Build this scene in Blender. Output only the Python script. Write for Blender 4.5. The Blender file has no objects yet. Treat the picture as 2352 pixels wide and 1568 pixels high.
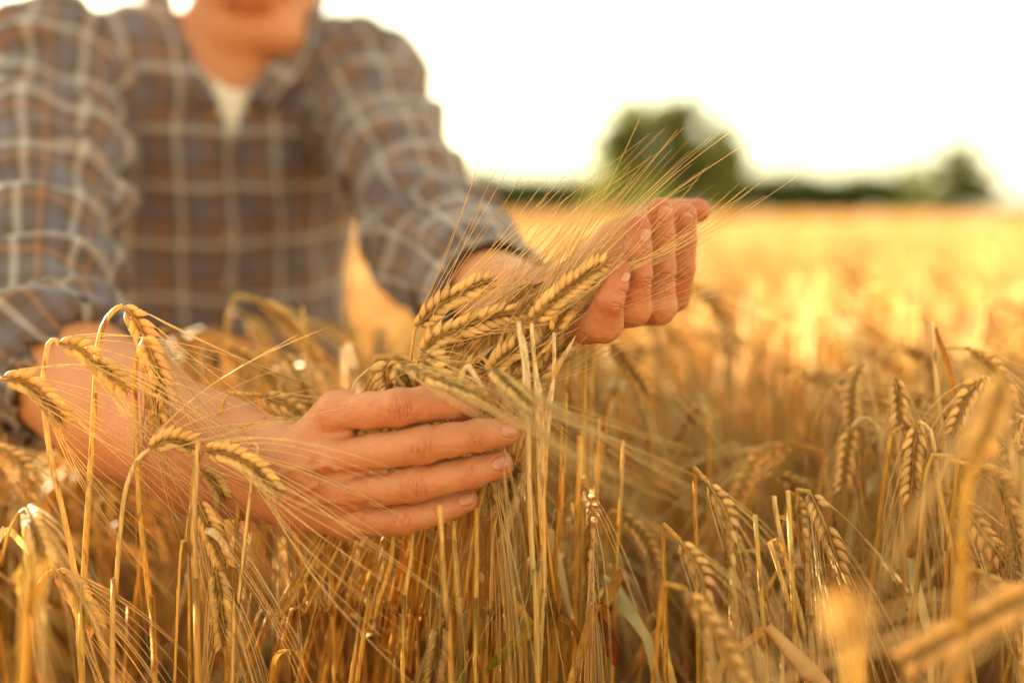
import bpy, math, random
import numpy as np
from mathutils import Vector
rnd = random.Random(7)
nr = np.random.RandomState(11)
S = bpy.context.scene
COL = S.collection

# ------------------------------------------------------------------ camera
CAMZ = 0.95
PITCH = math.radians(7.33)
FPX = 2287.0            # 35 mm lens on 36 mm sensor, picture 2352 wide
cam = bpy.data.cameras.new('camera')
cam.lens = 35.0; cam.sensor_width = 36.0; cam.clip_start = 0.02; cam.clip_end = 2000
cam.dof.use_dof = True; cam.dof.focus_distance = 0.552; cam.dof.aperture_fstop = 1.7
camo = bpy.data.objects.new('camera', cam); COL.objects.link(camo)
camo.location = (0, 0, CAMZ); camo.rotation_euler = (math.radians(90) - PITCH, 0, 0)
S.camera = camo
_F = np.array([0, math.cos(PITCH), -math.sin(PITCH)]); _U = np.array([0, math.sin(PITCH), math.cos(PITCH)])
def P(px, py, d):
    """point seen at (px,py) of the 2352x1568 picture at depth d metres"""
    return np.array([0, 0, CAMZ]) + _F*d + np.array([1., 0, 0])*((px-1176)/FPX*d) - _U*((py-784)/FPX*d)
def PIX(p):
    q = np.asarray(p) - np.array([0, 0, CAMZ]); d = q @ _F
    return 1176 + FPX*q[..., 0]/d, 784 - FPX*(q @ _U)/d, d
def mm(px, d): return px*d/FPX      # picture px -> metres at depth d

# ------------------------------------------------------------------ world, sun, exposure
SUN_AZ, SUN_EL = math.radians(-51), math.radians(14)
W = bpy.data.worlds.new('World'); S.world = W; W.use_nodes = True
wn = W.node_tree; bg = wn.nodes['Background']
sky = wn.nodes.new('ShaderNodeTexSky'); sky.sky_type = 'NISHITA'; sky.sun_disc = False
sky.sun_elevation = SUN_EL; sky.sun_rotation = SUN_AZ; sky.dust_density = 1.5  # haze of a warm evening; sky.air_density = 1.0
tint = wn.nodes.new('ShaderNodeMix'); tint.data_type = 'RGBA'; tint.blend_type = 'MULTIPLY'
tint.inputs[0].default_value = 1.0; tint.inputs[7].default_value = (1.08, 0.985, 0.67, 1)
hs = wn.nodes.new('ShaderNodeHueSaturation'); hs.inputs['Saturation'].default_value = 0.5
gm = wn.nodes.new('ShaderNodeGamma'); gm.inputs[1].default_value = 0.60      # thin bright overcast evens the sky out
wn.links.new(sky.outputs[0], gm.inputs[0]); wn.links.new(gm.outputs[0], hs.inputs['Color']); wn.links.new(hs.outputs[0], tint.inputs[6]); wn.links.new(tint.outputs[2], bg.inputs[0])
bg.inputs[1].default_value = 0.15
sl = bpy.data.lights.new('sun', 'SUN'); sl.energy = 4.6; sl.angle = math.radians(0.6); sl.color = (1.0, 0.91, 0.62)
so = bpy.data.objects.new('sun', sl); COL.objects.link(so)
sdir = Vector((math.sin(SUN_AZ)*math.cos(SUN_EL), math.cos(SUN_AZ)*math.cos(SUN_EL), math.sin(SUN_EL)))
so.rotation_euler = sdir.to_track_quat('Z', 'Y').to_euler()
V_ = S.view_settings; V_.view_transform = 'Standard'; V_.look = 'None'; V_.gamma = 1; V_.exposure = 2.78
S.render.engine = 'CYCLES'
cy = S.cycles; cy.use_denoising = True; cy.max_bounces = 7; cy.diffuse_bounces = 3; cy.glossy_bounces = 2
cy.transmission_bounces = 4; cy.volume_bounces = 0; cy.transparent_max_bounces = 6; cy.sample_clamp_indirect = 6
cy.sample_clamp_direct = 8

# ------------------------------------------------------------------ helpers
class MB:
    """collects vertices, faces and one colour per vertex, builds one mesh object"""
    def __init__(s): s.v = []; s.f4 = []; s.f3 = []; s.c = []; s.n = 0
    def add(s, v, f4=None, f3=None, c=(1, 1, 1)):
        v = np.asarray(v, float).reshape(-1, 3)
        if f4 is not None and len(f4): s.f4.append(np.asarray(f4, np.int64) + s.n)
        if f3 is not None and len(f3): s.f3.append(np.asarray(f3, np.int64) + s.n)
        c = np.asarray(c, float)
        if c.ndim == 1: c = np.tile(c, (len(v), 1))
        s.v.append(v); s.c.append(c); s.n += len(v)
    def arrays(s):
        v = np.concatenate(s.v); c = np.concatenate(s.c)
        f4 = np.concatenate(s.f4) if s.f4 else np.zeros((0, 4), np.int64)
        f3 = np.concatenate(s.f3) if s.f3 else np.zeros((0, 3), np.int64)
        return v, f4, f3, c
    def mesh(s, name, smooth=True):
        return mesh_from(name, *s.arrays(), smooth=smooth)
def mesh_from(name, v, f4, f3, c, smooth=True, extra=None):
    me = bpy.data.meshes.new(name)
    me.vertices.add(len(v)); me.vertices.foreach_set('co', v.astype(np.float32).ravel())
    nl = len(f4)*4 + len(f3)*3
    me.loops.add(nl); me.loops.foreach_set('vertex_index', np.concatenate([f4.ravel(), f3.ravel()]).astype(np.int32))
    me.polygons.add(len(f4)+len(f3))
    st = np.concatenate([np.arange(len(f4))*4, len(f4)*4+np.arange(len(f3))*3]).astype(np.int32)
    me.polygons.foreach_set('loop_start', st)
    me.update(calc_edges=True); me.validate()
    at = me.color_attributes.new('Col', 'FLOAT_COLOR', 'POINT')
    cc = np.ones((len(v), 4), np.float32); cc[:, :3] = c
    at.data.foreach_set('color', cc.ravel())
    if extra:
        for k, a in extra.items():
            x = me.attributes.new(k, 'FLOAT_VECTOR', 'POINT'); x.data.foreach_set('vector', a.astype(np.float32).ravel())
    me.polygons.foreach_set('use_smooth', np.full(len(me.polygons), smooth))
    return me
def link(name, me, mat=None, parent=None):
    o = bpy.data.objects.new(name, me); COL.objects.link(o)
    if mat is not None and not me.materials: me.materials.append(mat)
    if parent is not None:
        o.parent = parent; o.matrix_parent_inverse.identity()
    return o
def root(name, label, cat, loc=(0, 0, 0), group=None, kind=None):
    o = bpy.data.objects.new(name, None); COL.objects.link(o); o.location = loc; o.empty_display_size = .05
    tag(o, label, cat, group, kind); return o
def tag(o, label=None, cat=None, group=None, kind=None):
    if label: o['label'] = label
    if cat: o['category'] = cat
    if group: o['group'] = group
    if kind: o['kind'] = kind
    return o
def unit(v): v = np.asarray(v, float); return v/(np.linalg.norm(v)+1e-12)
def catmull(pts, n):
    p = np.asarray(pts, float)
    if len(p) == 2: return p[0] + (p[1]-p[0])*np.linspace(0, 1, n)[:, None]
    q = np.vstack([2*p[0]-p[1], p, 2*p[-1]-p[-2]])
    d = np.r_[0, np.cumsum(np.linalg.norm(np.diff(p, axis=0), axis=1))]; d /= d[-1]
    out = []
    for t in np.linspace(0, 1, n):
        i = min(max(np.searchsorted(d, t, side='right')-1, 0), len(p)-2)
        u = (t-d[i])/(d[i+1]-d[i]+1e-12)
        a, b, c, e = q[i], q[i+1], q[i+2], q[i+3]
        out.append(.5*((2*b)+(c-a)*u+(2*a-5*b+4*c-e)*u*u+(3*b-a-3*c+e)*u**3))
    return np.array(out)
def tube(mb, pts, r, sides=6, c=(1, 1, 1), flat=1.0, up=None, cap=True):
    p = np.asarray(pts, float); n = len(p)
    r = np.broadcast_to(np.asarray(r, float), (n,))
    T = np.gradient(p, axis=0); T /= np.linalg.norm(T, axis=1)[:, None]+1e-12
    u = np.array(up if up is not None else ([0, 0, 1] if abs(T[0][2]) < .8 else [1, 0, 0]), float)
    a = np.arange(sides)/sides*2*np.pi
    V = np.zeros((n, sides, 3))
    for i in range(n):
        u = unit(u - T[i]*(u@T[i])); w = np.cross(T[i], u)
        V[i] = p[i] + r[i]*(np.cos(a)[:, None]*u*flat + np.sin(a)[:, None]*w)
    I = np.arange(n-1)[:, None]*sides; J = np.arange(sides)[None]; J2 = (J+1) % sides
    f = np.stack([I+J, I+J2, I+sides+J2, I+sides+J], -1).reshape(-1, 4)
    c = np.asarray(c, float)
    cc = np.repeat(c, sides, axis=0) if c.ndim == 2 else c
    f3 = []
    if cap and sides > 3 and r[-1] > .0003:
        base = (n-1)*sides
        f3 = [[base, base+k, base+k+1] for k in range(1, sides-1)]
    mb.add(V.reshape(-1, 3), f, f3 or None, cc)
def strip(mb, pts, w, side, c, curl=.35, nrm=None):
    """a leaf blade: 3 vertices across, slightly folded, curved"""
    p = np.asarray(pts, float); n = len(p); w = np.broadcast_to(np.asarray(w, float), (n,))
    T = np.gradient(p, axis=0); T /= np.linalg.norm(T, axis=1)[:, None]+1e-12
    V = []
    for i in range(n):
        s = np.asarray(side, float) if np.ndim(side) == 1 else side[i]
        s = unit(s - T[i]*(s@T[i])); m = np.cross(T[i], s)
        V += [p[i]-s*w[i]+m*w[i]*curl, p[i]-m*w[i]*.1, p[i]+s*w[i]+m*w[i]*curl]
    f = []
    for i in range(n-1):
        for k in range(2):
            a = i*3+k; f.append([a, a+1, a+4, a+3])
    c = np.asarray(c, float)
    mb.add(V, f, None, np.repeat(c, 3, axis=0) if c.ndim == 2 else c)

# ------------------------------------------------------------------ materials
def newmat(name):
    m = bpy.data.materials.new(name); m.use_nodes = True
    nt = m.node_tree; b = nt.nodes['Principled BSDF']; return m, nt, b
def node(nt, typ, **kw):
    n = nt.nodes.new(typ)
    for k, v in kw.items(): setattr(n, k, v)
    return n
def plantmat(name, rough=.5, transl=.25, nscale=400, stretch=(1, 1, 1), specks=0.0, vary=.25, tcol=(1.2, .95, .55)):
    m, nt, b = newmat(name)
    at = node(nt, 'ShaderNodeAttribute', attribute_name='Col')
    tc = node(nt, 'ShaderNodeTexCoord')
    mp = node(nt, 'ShaderNodeMapping'); mp.inputs['Scale'].default_value = stretch
    nt.links.new(tc.outputs['Object'], mp.inputs[0])
    nz = node(nt, 'ShaderNodeTexNoise'); nz.inputs['Scale'].default_value = nscale; nz.inputs['Detail'].default_value = 3
    nt.links.new(mp.outputs[0], nz.inputs['Vector'])
    mr = node(nt, 'ShaderNodeMapRange'); mr.inputs[1].default_value = .3; mr.inputs[2].default_value = .7
    mr.inputs[3].default_value = 1-vary; mr.inputs[4].default_value = 1+vary
    nt.links.new(nz.outputs[0], mr.inputs[0])
    mul = node(nt, 'ShaderNodeMix', data_type='RGBA', blend_type='MULTIPLY'); mul.inputs[0].default_value = 1
    nt.links.new(at.outputs['Color'], mul.inputs[6]); nt.links.new(mr.outputs[0], mul.inputs[7])
    out = mul.outputs[2]
    if specks > 0:
        n2 = node(nt, 'ShaderNodeTexNoise'); n2.inputs['Scale'].default_value = 260; n2.inputs['Detail'].default_value = 2
        mp2 = node(nt, 'ShaderNodeMapping'); mp2.inputs['Scale'].default_value = (1, 1, .22)
        nt.links.new(tc.outputs['Object'], mp2.inputs[0]); nt.links.new(mp2.outputs[0], n2.inputs['Vector'])
        r2 = node(nt, 'ShaderNodeMapRange'); r2.inputs[1].default_value = .58; r2.inputs[2].default_value = .70
        r2.inputs[3].default_value = 0; r2.inputs[4].default_value = specks
        nt.links.new(n2.outputs[0], r2.inputs[0])
        mx = node(nt, 'ShaderNodeMix', data_type='RGBA'); mx.inputs[7].default_value = (.16, .05, .012, 1)
        nt.links.new(r2.outputs[0], mx.inputs[0]); nt.links.new(out, mx.inputs[6]); out = mx.outputs[2]
    nt.links.new(out, b.inputs['Base Color']); b.inputs['Roughness'].default_value = rough
    b.inputs['Specular IOR Level'].default_value = .22
    bp = node(nt, 'ShaderNodeBump'); bp.inputs['Strength'].default_value = .35; bp.inputs['Distance'].default_value = .0004
    nt.links.new(nz.outputs[0], bp.inputs['Height']); nt.links.new(bp.outputs[0], b.inputs['Normal'])
    tr = node(nt, 'ShaderNodeBsdfTranslucent')
    tm = node(nt, 'ShaderNodeMix', data_type='RGBA', blend_type='MULTIPLY'); tm.inputs[0].default_value = 1
    tm.inputs[7].default_value = (*tcol, 1); nt.links.new(out, tm.inputs[6]); nt.links.new(tm.outputs[2], tr.inputs[0])
    ms = node(nt, 'ShaderNodeMixShader'); ms.inputs[0].default_value = transl
    nt.links.new(b.outputs[0], ms.inputs[1]); nt.links.new(tr.outputs[0], ms.inputs[2])
    nt.links.new(ms.outputs[0], nt.nodes['Material Output'].inputs[0])
    return m
M_STEM = plantmat('straw_stem', .42, .15, 900, (1, 1, .04), .75, .30)
M_EAR = plantmat('barley_grain', .5, .22, 1100, (1, 1, .5), 0, .14)
M_AWN = plantmat('barley_awn', .45, .30, 600, (1, 1, 1), 0, .15)
M_LEAF = plantmat('dry_leaf', .5, .40, 700, (1, 1, .15), .5, .30)
M_FIELD = plantmat('barley_mass', .55, .30, 60, (1, 1, .3), 0, .25)

C_STRAW = np.array([.74, .44, .10]); C_ORNG = np.array([.60, .275, .035]); C_GREEN = np.array([.24, .27, .02])
C_BROWN = np.array([.17, .06, .012]); C_GRAIN = np.array([.84, .50, .16]); C_GDARK = np.array([.11, .032, .005])
C_AWN = np.array([.84, .60, .25]); C_PALE = np.array([.84, .66, .37])
def mixc(a, b, t): t = np.asarray(t)[..., None]; return a*(1-t)+b*t

# ------------------------------------------------------------------ barley: kernels, ears, awns, stems
def kernel_tmpl(rings, sides):
    t = np.linspace(0, 1, rings)
    prof = np.interp(t, [0, .08, .22, .40, .58, .76, .90, 1], [.22, .52, .87, 1, .82, .44, .15, .04])
    bow = .10*np.sin(t*np.pi)
    a = np.arange(sides)/sides*2*np.pi
    V = np.zeros((rings, sides, 3)); C = np.zeros((rings, sides, 3))
    for i in range(rings):
        rid = 1 + .07*np.cos(3*a) if sides >= 8 else 1
        V[i, :, 0] = np.cos(a)*prof[i]*rid + bow[i]*0
        V[i, :, 1] = np.sin(a)*prof[i]*.80*rid
        V[i, :, 2] = t[i]
    edge = np.clip(1 - t/.28, 0, 1)*.85 + np.clip((t-.74)/.26, 0, 1)*.35  # shade of the gaps between grains painted into the base; tips darker too
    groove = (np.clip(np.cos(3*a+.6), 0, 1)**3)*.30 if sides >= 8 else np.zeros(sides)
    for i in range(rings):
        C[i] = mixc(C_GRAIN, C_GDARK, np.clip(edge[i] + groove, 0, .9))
    I = np.arange(rings-1)[:, None]*sides; J = np.arange(sides)[None]; J2 = (J+1) % sides
    f = np.stack([I+J, I+J2, I+sides+J2, I+sides+J], -1).reshape(-1, 4)
    return V.reshape(-1, 3), f, C.reshape(-1, 3)
K_HI, K_MD, K_LO = kernel_tmpl(9, 10), kernel_tmpl(7, 6), kernel_tmpl(4, 4)

def make_ear(emb, amb, cl, R, face=None, n=13, kl=.0105, kw=.0021, awn=.12, bias=None, lod=0, tone=1.0,
             arad=.00036, spread=1.0, droop=.0, taper=True, awnp=1.0):
    """two-rowed ear along centreline cl (points). face = direction the flat side looks to"""
    cl = np.asarray(cl, float)
    m = 60; c = catmull(cl, m)
    T = np.gradient(c, axis=0); T /= np.linalg.norm(T, axis=1)[:, None]
    face = np.array([0, -1., .2]) if face is None else np.asarray(face, float)
    kv, kf, kc = (K_HI, K_MD, K_LO)[lod]
    asd = 3; aseg = (7, 5, 3)[lod]
    tot = 2*n
    for k in range(tot):
        if 2 < k < tot-3 and R.rand() < .04: continue
        s = 1 if k % 2 else -1
        u = (k+.3)/(tot+1.2)
        i = min(int(u*(m-1)), m-2); fr = u*(m-1)-i
        p = c[i]*(1-fr)+c[i+1]*fr; t = T[i]
        sd = unit(np.cross(t, face)); fn = np.cross(sd, t)
        j = R.uniform(-1, 1, 6)
        size = 1.0
        if taper:
            size = (.72+.28*min(1, u/.12))*(1-.38*max(0, (u-.72)/.28))
        ang = math.radians(31+6*j[0])*spread
        ax = unit(t*math.cos(ang) + sd*s*math.sin(ang) + fn*(.10+.09*j[1]))
        L = kl*size*(1+.08*j[2]); Wd = kw*size*(1+.08*j[3])
        x = unit(np.cross(ax, fn)); y = np.cross(ax, x)
        ro = .5*j[4]; x, y = x*math.cos(ro)+y*math.sin(ro), y*math.cos(ro)-x*math.sin(ro)
        b = p + sd*s*kw*.55
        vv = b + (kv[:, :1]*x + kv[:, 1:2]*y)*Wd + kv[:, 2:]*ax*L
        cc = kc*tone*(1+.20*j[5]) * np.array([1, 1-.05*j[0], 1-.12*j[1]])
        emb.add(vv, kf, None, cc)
        if lod <= 1:                      # sterile side spikelets: thin chaffy slivers
            for q in (-1, 1):
                a2 = unit(t*.95 + sd*s*.22*R.uniform(.3, 1.3) + fn*q*.25)
                b2 = p + fn*kw*.8*q
                l2 = kl*R.uniform(.55, .85)
                tube(emb, [b2, b2+a2*l2*.5+fn*q*.0004, b2+a2*l2], [kw*.10, kw*.20, .00005], 4, mixc(C_STRAW, C_BROWN, R.uniform(.1, .9))*tone*.85, cap=False)
        if awn > 0 and amb is not None and R.rand() < awnp:
            tip = b + ax*L*.97
            La = awn*R.uniform(.8, 1.15)*(1-.25*(1-u) if awn > .05 else 1)
            a3 = math.radians(9*(1-u)+3+4*j[3])*spread
            d0 = unit(ax*.55+t*.45); d1 = unit(t*math.cos(a3)+sd*s*math.sin(a3)+fn*.07*R.uniform(-1, 1))
            if bias is not None:
                B_ = np.asarray(bias, float); bb = B_[0] + (B_[1]-B_[0])*u if B_.ndim == 2 else B_
                d1 = unit(d1*.35 + unit(bb)*.65 + R.uniform(-1, 1, 3)*.05)
            tt = np.linspace(0, 1, aseg)
            D = d0*(1-tt[:, None])**2 + d1*(1-(1-tt[:, None])**2)
            st = np.vstack([[0, 0, 0], (D[:-1]+D[1:])/2])*La/(aseg-1)
            pts = tip + np.cumsum(st, axis=0)
            bend = R.uniform(-1, 1, 3)*.05*La
            pts = pts + np.outer(tt**2, bend) + np.outer(tt**2, [0, 0, -droop*La])
            rr = arad*(1-tt*.72)*R.uniform(.8, 1.15)
            ca = mixc(C_AWN, C_ORNG, R.uniform(0, .25))*R.uniform(.85, 1.12)*tone
            tube(amb, pts, rr, asd, ca, cap=False)
    # rachis
    tube(emb, c[::6], kw*.35, 5, C_STRAW*.8*tone, cap=False)

def stem_colors(z, R, n, orange=None, green=None, nodes=()):
    o = R.uniform(0, .8) if orange is None else orange
    g = np.zeros(n) if green is None else green
    c = mixc(C_STRAW, C_ORNG, np.full(n, o)); c = mixc(c, C_GREEN, g)
    return c*R.uniform(.85, 1.1)

def make_stem(mb, pts, r, R, orange=None, sides=8, nodes=(), green_from=None, n=None, pale_top=0):
    """pts from top to bottom (world). nodes: fractions along where a joint sits"""
    n = n or max(14, len(pts)*6)
    ts = np.linspace(0, 1, n)**1.7
    extra = []
    for q in nodes: extra += [q-.008, q-.003, q+.003, q+.008]
    ts = np.unique(np.clip(np.r_[ts, extra], 0, 1))
    c = catmull(pts, 240); p = np.stack([np.interp(ts, np.linspace(0, 1, 240), c[:, k]) for k in range(3)], 1)
    o = R.uniform(0, .8) if orange is None else orange
    col = np.tile(mixc(C_STRAW, C_ORNG, o), (len(ts), 1))
    col = mixc(col, C_PALE, np.clip(1-ts/.25, 0, 1)*pale_top)
    rr = np.full(len(ts), r)*(.75+.25*np.clip(ts/.3, 0, 1))
    for q in nodes:
        below = np.clip(1-(ts-q)/.16, 0, 1)*(ts > q)*.75
        col = mixc(col, C_GREEN, below)
        near = np.exp(-((ts-q)/.006)**2)
        col = mixc(col, C_BROWN*.9, near*.85); rr = rr*(1+.28*near)
    if green_from is not None:
        col = mixc(col, C_GREEN, np.clip((ts-green_from)/.15, 0, 1)*.8)
    tube(mb, p, rr, sides, col*R.uniform(.88, 1.1))

def to_ground(p_last, p_prev, k=1.0):
    d = unit(p_last-p_prev)
    if d[2] > -.5: d = unit(d+np.array([0, 0, -1.5]))
    t = (p_last[2]-0)/(-d[2])
    g = p_last + d*t
    g = p_last*1.0 + (g-p_last)*np.array([.6, .6, 1]); g[2] = 0
    return g

def stalk(label, stem=None, ear=None, leaf=None, group=None, seed=1, sw=14, orange=None, nodes=(.45, .75), name='barley_stalk',
          cat='barley stalk', ground=True, pale=0, ear_kw=None, extra_awn=None, leaves=()):
    """hero stalk. stem: list of (px,py,d) from the ear end down; ear: list of (px,py,d)"""
    R = np.random.RandomState(seed)
    sp = [P(*q) for q in stem] if stem else None
    if sp is not None and ear and np.linalg.norm(sp[0]-P(*ear[0])) > .0006 and np.linalg.norm(sp[0]-P(*ear[0])) < .03: sp.insert(0, P(*ear[0]))
    if sp is not None and ground: sp.append(to_ground(sp[-1], sp[-2]))
    base = sp[-1] if sp is not None else P(*ear[0])
    ro = root(name, label, cat, base, group)
    if sp is not None:
        mb = MB(); dm = np.mean([q[2] for q in stem])
        make_stem(mb, np.array(sp)-base, mm(sw/2, dm), R, orange, nodes=nodes, pale_top=pale)
        link('stem', mb.mesh('stem'), M_STEM, ro)
    if ear:
        eb, ab = MB(), MB(); k = dict(n=13, awn=.12); k.update(ear_kw or {})
        cl = np.array([P(*q) for q in ear])-base
        if len(cl) == 2: cl = np.array([cl[0], (cl[0]+cl[1])/2+np.array([0, 0, .002]), cl[1]])
        ln = np.linalg.norm(np.diff(cl, axis=0), axis=1).sum()
        if 'n' not in (ear_kw or {}): k['n'] = int(np.clip(ln/.0056, 5, 14))
        make_ear(eb, ab, cl, R, **k)
        e = link('ear', eb.mesh('ear'), M_EAR, ro)
        if ab.n: link('awns', ab.mesh('awns'), M_AWN, e)
    for lf in leaves:
        lb = MB(); pts = catmull(np.array([P(*q) for q in lf['p']])-base, 14)
        tt = np.linspace(0, 1, 14); w = mm(lf.get('w', 12)/2, lf['p'][0][2])*np.interp(tt, lf.get('wt', [0, .2, .8, 1]), lf.get('ww', [.5, 1, .8, .08]))
        side = unit(lf.get('side', [1, 0, .3])); tw = lf.get('twist', .6)
        sides = np.array([unit(np.array(side)*math.cos(tw*t)+np.array([0, -1., 0])*math.sin(tw*t)) for t in tt])
        cA, cB = lf.get('c', (C_STRAW, C_PALE*.9))
        strip(lb, pts, w, sides, mixc(cA, cB, tt), lf.get('curl', .35))
        link('leaf', lb.mesh('leaf'), M_LEAF, ro)
    return ro

# ------------------------------------------------------------------ signed-distance modelling of the person
def cap(p, a, b, ra, rb):
    ba = b-a; pa = p-a
    t = np.clip(pa@ba/(ba@ba+1e-12), 0, 1)
    return np.linalg.norm(pa - t[:, None]*ba, axis=1) - (ra+(rb-ra)*t)
def ell(p, c, r, ax=None):
    q = p-c
    if ax is not None: q = q@np.asarray(ax).T
    r = np.asarray(r, float); k = np.linalg.norm(q/r, axis=1); g = np.linalg.norm(q/(r*r), axis=1)+1e-9
    return k*(k-1)/g
def smin(a, b, k):
    h = np.maximum(k-np.abs(a-b), 0)/k
    return np.minimum(a, b)-h*h*h*k/6
def chain(p, pts, k=.004):
    d = None
    for (a, ra), (b, rb) in zip(pts[:-1], pts[1:]):
        q = cap(p, a, b, ra, rb); d = q if d is None else smin(d, q, k)
    return d
def surface_nets(f, lo, hi, h, blk=8):
    lo = np.asarray(lo, float); n = np.ceil((np.asarray(hi)-lo)/h/blk).astype(int)*blk+1
    nb = (n-1)//blk
    g = [lo[k]+h*blk*(np.arange(nb[k])+.5) for k in range(3)]
    C = np.stack(np.meshgrid(*g, indexing='ij'), -1).reshape(-1, 3)
    fc = np.concatenate([f(C[i:i+200000]) for i in range(0, len(C), 200000)]).reshape(nb)
    act = np.abs(fc) < h*blk*1.15
    val = np.where(np.repeat(np.repeat(np.repeat(fc, blk, 0), blk, 1), blk, 2) < 0, -1., 1.).astype(np.float32)
    full = np.ones(n, np.float32); full[:-1, :-1, :-1] = val
    full[-1] = full[-2]; full[:, -1] = full[:, -2]; full[:, :, -1] = full[:, :, -2]
    ids = np.argwhere(act)
    o = np.stack(np.meshgrid(*[np.arange(blk+1)]*3, indexing='ij'), -1).reshape(-1, 3)
    for i in range(0, len(ids), 300):
        idx = (ids[i:i+300, None]*blk + o[None]).reshape(-1, 3)
        v = f(lo+idx*h)
        full[idx[:, 0], idx[:, 1], idx[:, 2]] = v
    ins = full < 0
    s = [slice(0, -1), slice(1, None)]
    cnt = sum(ins[s[a], s[b], s[c]].astype(np.int8) for a in (0, 1) for b in (0, 1) for c in (0, 1))
    cells = np.argwhere((cnt > 0) & (cnt < 8))
    vid = -np.ones(cnt.shape, np.int64); vid[tuple(cells.T)] = np.arange(len(cells))
    acc = np.zeros((len(cells), 3)); num = np.zeros(len(cells))
    co = [(a, b, c) for a in (0, 1) for b in (0, 1) for c in (0, 1)]
    for a in co:
        for k in range(3):
            if a[k]: continue
            b = list(a); b[k] = 1
            i0 = cells+a; i1 = cells+b
            va = full[tuple(i0.T)]; vb = full[tuple(i1.T)]
            m = (va < 0) != (vb < 0); t = np.where(m, va/(va-vb+1e-20), 0)
            q = i0.astype(float); q[:, k] += t; acc += q*m[:, None]; num += m
    V = lo+acc/num[:, None]*h
    F = []
    for k in range(3):
        sa = [slice(None)]*3; sb = [slice(None)]*3; sa[k] = slice(0, -1); sb[k] = slice(1, None)
        m = ins[tuple(sa)] != ins[tuple(sb)]; e = np.argwhere(m)
        k1, k2 = (k+1) % 3, (k+2) % 3
        ok = (e[:, k1] > 0) & (e[:, k2] > 0) & (e[:, k1] < n[k1]-1) & (e[:, k2] < n[k2]-1); e = e[ok]
        q = []
        for d1, d2 in ((1, 1), (0, 1), (0, 0), (1, 0)):
            c = e.copy(); c[:, k1] -= d1; c[:, k2] -= d2; q.append(vid[tuple(c.T)])
        q = np.stack(q, 1); q = q[(q >= 0).all(1)] if len(q) else q
        fl = ins[tuple(e.T)][:len(q)] if len(q) == len(e) else np.ones(len(q), bool)
        q[~fl] = q[~fl][:, ::-1]
        F.append(q)
    F = np.concatenate(F)
    for _ in range(2):
        d, g = grad(f, V, h*.3); V = V-g*d[:, None]*.9
    return V, F
def grad(f, V, e):
    d = np.concatenate([f(V[i:i+200000]) for i in range(0, len(V), 200000)]); g = np.zeros_like(V)
    for k in range(3):
        o = np.zeros(3); o[k] = e
        g[:, k] = np.concatenate([f(V[i:i+200000]+o)-f(V[i:i+200000]-o) for i in range(0, len(V), 200000)])
    gn = np.linalg.norm(g, axis=1)[:, None]
    return d/(gn[:, 0]/(2*e)+1e-9), g/(gn+1e-12)
def project(f, px, py, d0=.42, d1=.72):
    """sphere-trace picture rays onto f"""
    px = np.asarray(px, float); py = np.asarray(py, float)
    far = np.stack([P(x, y, 1.0) for x, y in zip(px, py)]); o = np.array([0, 0, CAMZ]); dr = far-o
    ln = np.linalg.norm(dr, axis=1); t = np.full(len(px), d0)
    for _ in range(60):
        s = f(o+dr*t[:, None]); t = np.minimum(t+s*.9/ln, d1)
    return o+dr*t[:, None]

# --- right hand (picture left), wrist, forearm
rW = P(690, 1098, .562)
RW1, RW2 = P(688, 1060, .560), P(694, 1142, .564)
r_elbow, r_sh = P(80, 800, .72), P(125, 190, .97)
r_mid, r_mid2 = P(290, 952, .665), P(475, 1042, .605)
def fing(L, ds): return [(P(x, y, d), r) for (x, y, r), d in zip([(a, b, mm(c, dd)) for (a, b, c), dd in zip(L, ds)], ds)]
R_F = [
 fing([(775, 952, 44), (845, 944, 42), (916, 936, 44), (972, 929, 40.5), (1027, 927, 39), (1074, 936, 33)], [.548, .540, .534, .537, .543, .556]),
 fing([(772, 1048, 46), (875, 1036, 41.5), (971, 1022, 42.5), (1035, 1010, 38), (1097, 1000, 36.5), (1167, 990, 33)], [.545, .535, .527, .529, .533, .541]),
 fing([(788, 1126, 44), (875, 1122, 39.5), (957, 1112, 40.5), (1022, 1098, 36.5), (1083, 1085, 35.5), (1147, 1066, 32)], [.548, .538, .530, .531, .535, .542]),
 fing([(800, 1192, 40), (866, 1195, 34.5), (925, 1193, 35.5), (968, 1182, 32), (1009, 1170, 31.5), (1069, 1150, 28.5)], [.556, .546, .538, .538, .541, .547]),
]
R_TH = [(P(720, 1110, .585), .014), (P(820, 1085, .608), .0135), (P(930, 1040, .622), .0115), (P(1020, 1010, .622), .0095)]
def f_rhand(p):
    palm = None
    mc = [(RW1, .016, 0), (P(690, 1085, .560), .016, 1), (P(692, 1120, .562), .016, 2), (RW2, .0155, 3)]
    for a, ra, i in mc:
        b, rb = R_F[i][0]
        q = cap(p, a, b+_F*.003, ra, .0135 if i < 3 else .0125); palm = q if palm is None else smin(palm, q, .012)
    palm = smin(palm, cap(p, P(730, 1110, .578), P(830, 1120, .573), .013, .012), .012)
    for i in range(4):   # knuckle heads
        palm = smin(palm, np.linalg.norm(p-(R_F[i][0][0]-_F*.0032), axis=1)-(.0095, .0108, .0096, .0082)[i], .006)
    fs = None
    for c in R_F:
        q = chain(p, c, .004)
        fs = q if fs is None else smin(fs, q, .0012)
    d = smin(palm, fs, .0065)
    d = smin(d, chain(p, R_TH, .006), .008)
    fa = smin(cap(p, r_mid2+_U*.006, RW1, .032, .0178), cap(p, r_mid2-_U*.006, RW2, .031, .0175), .02)
    fa = smin(fa, cap(p, r_mid, r_mid2, .043, .033), .02)
    fa = smin(fa, cap(p, r_elbow, r_mid, .045, .043), .02)
    return smin(d, fa, .014)
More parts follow.
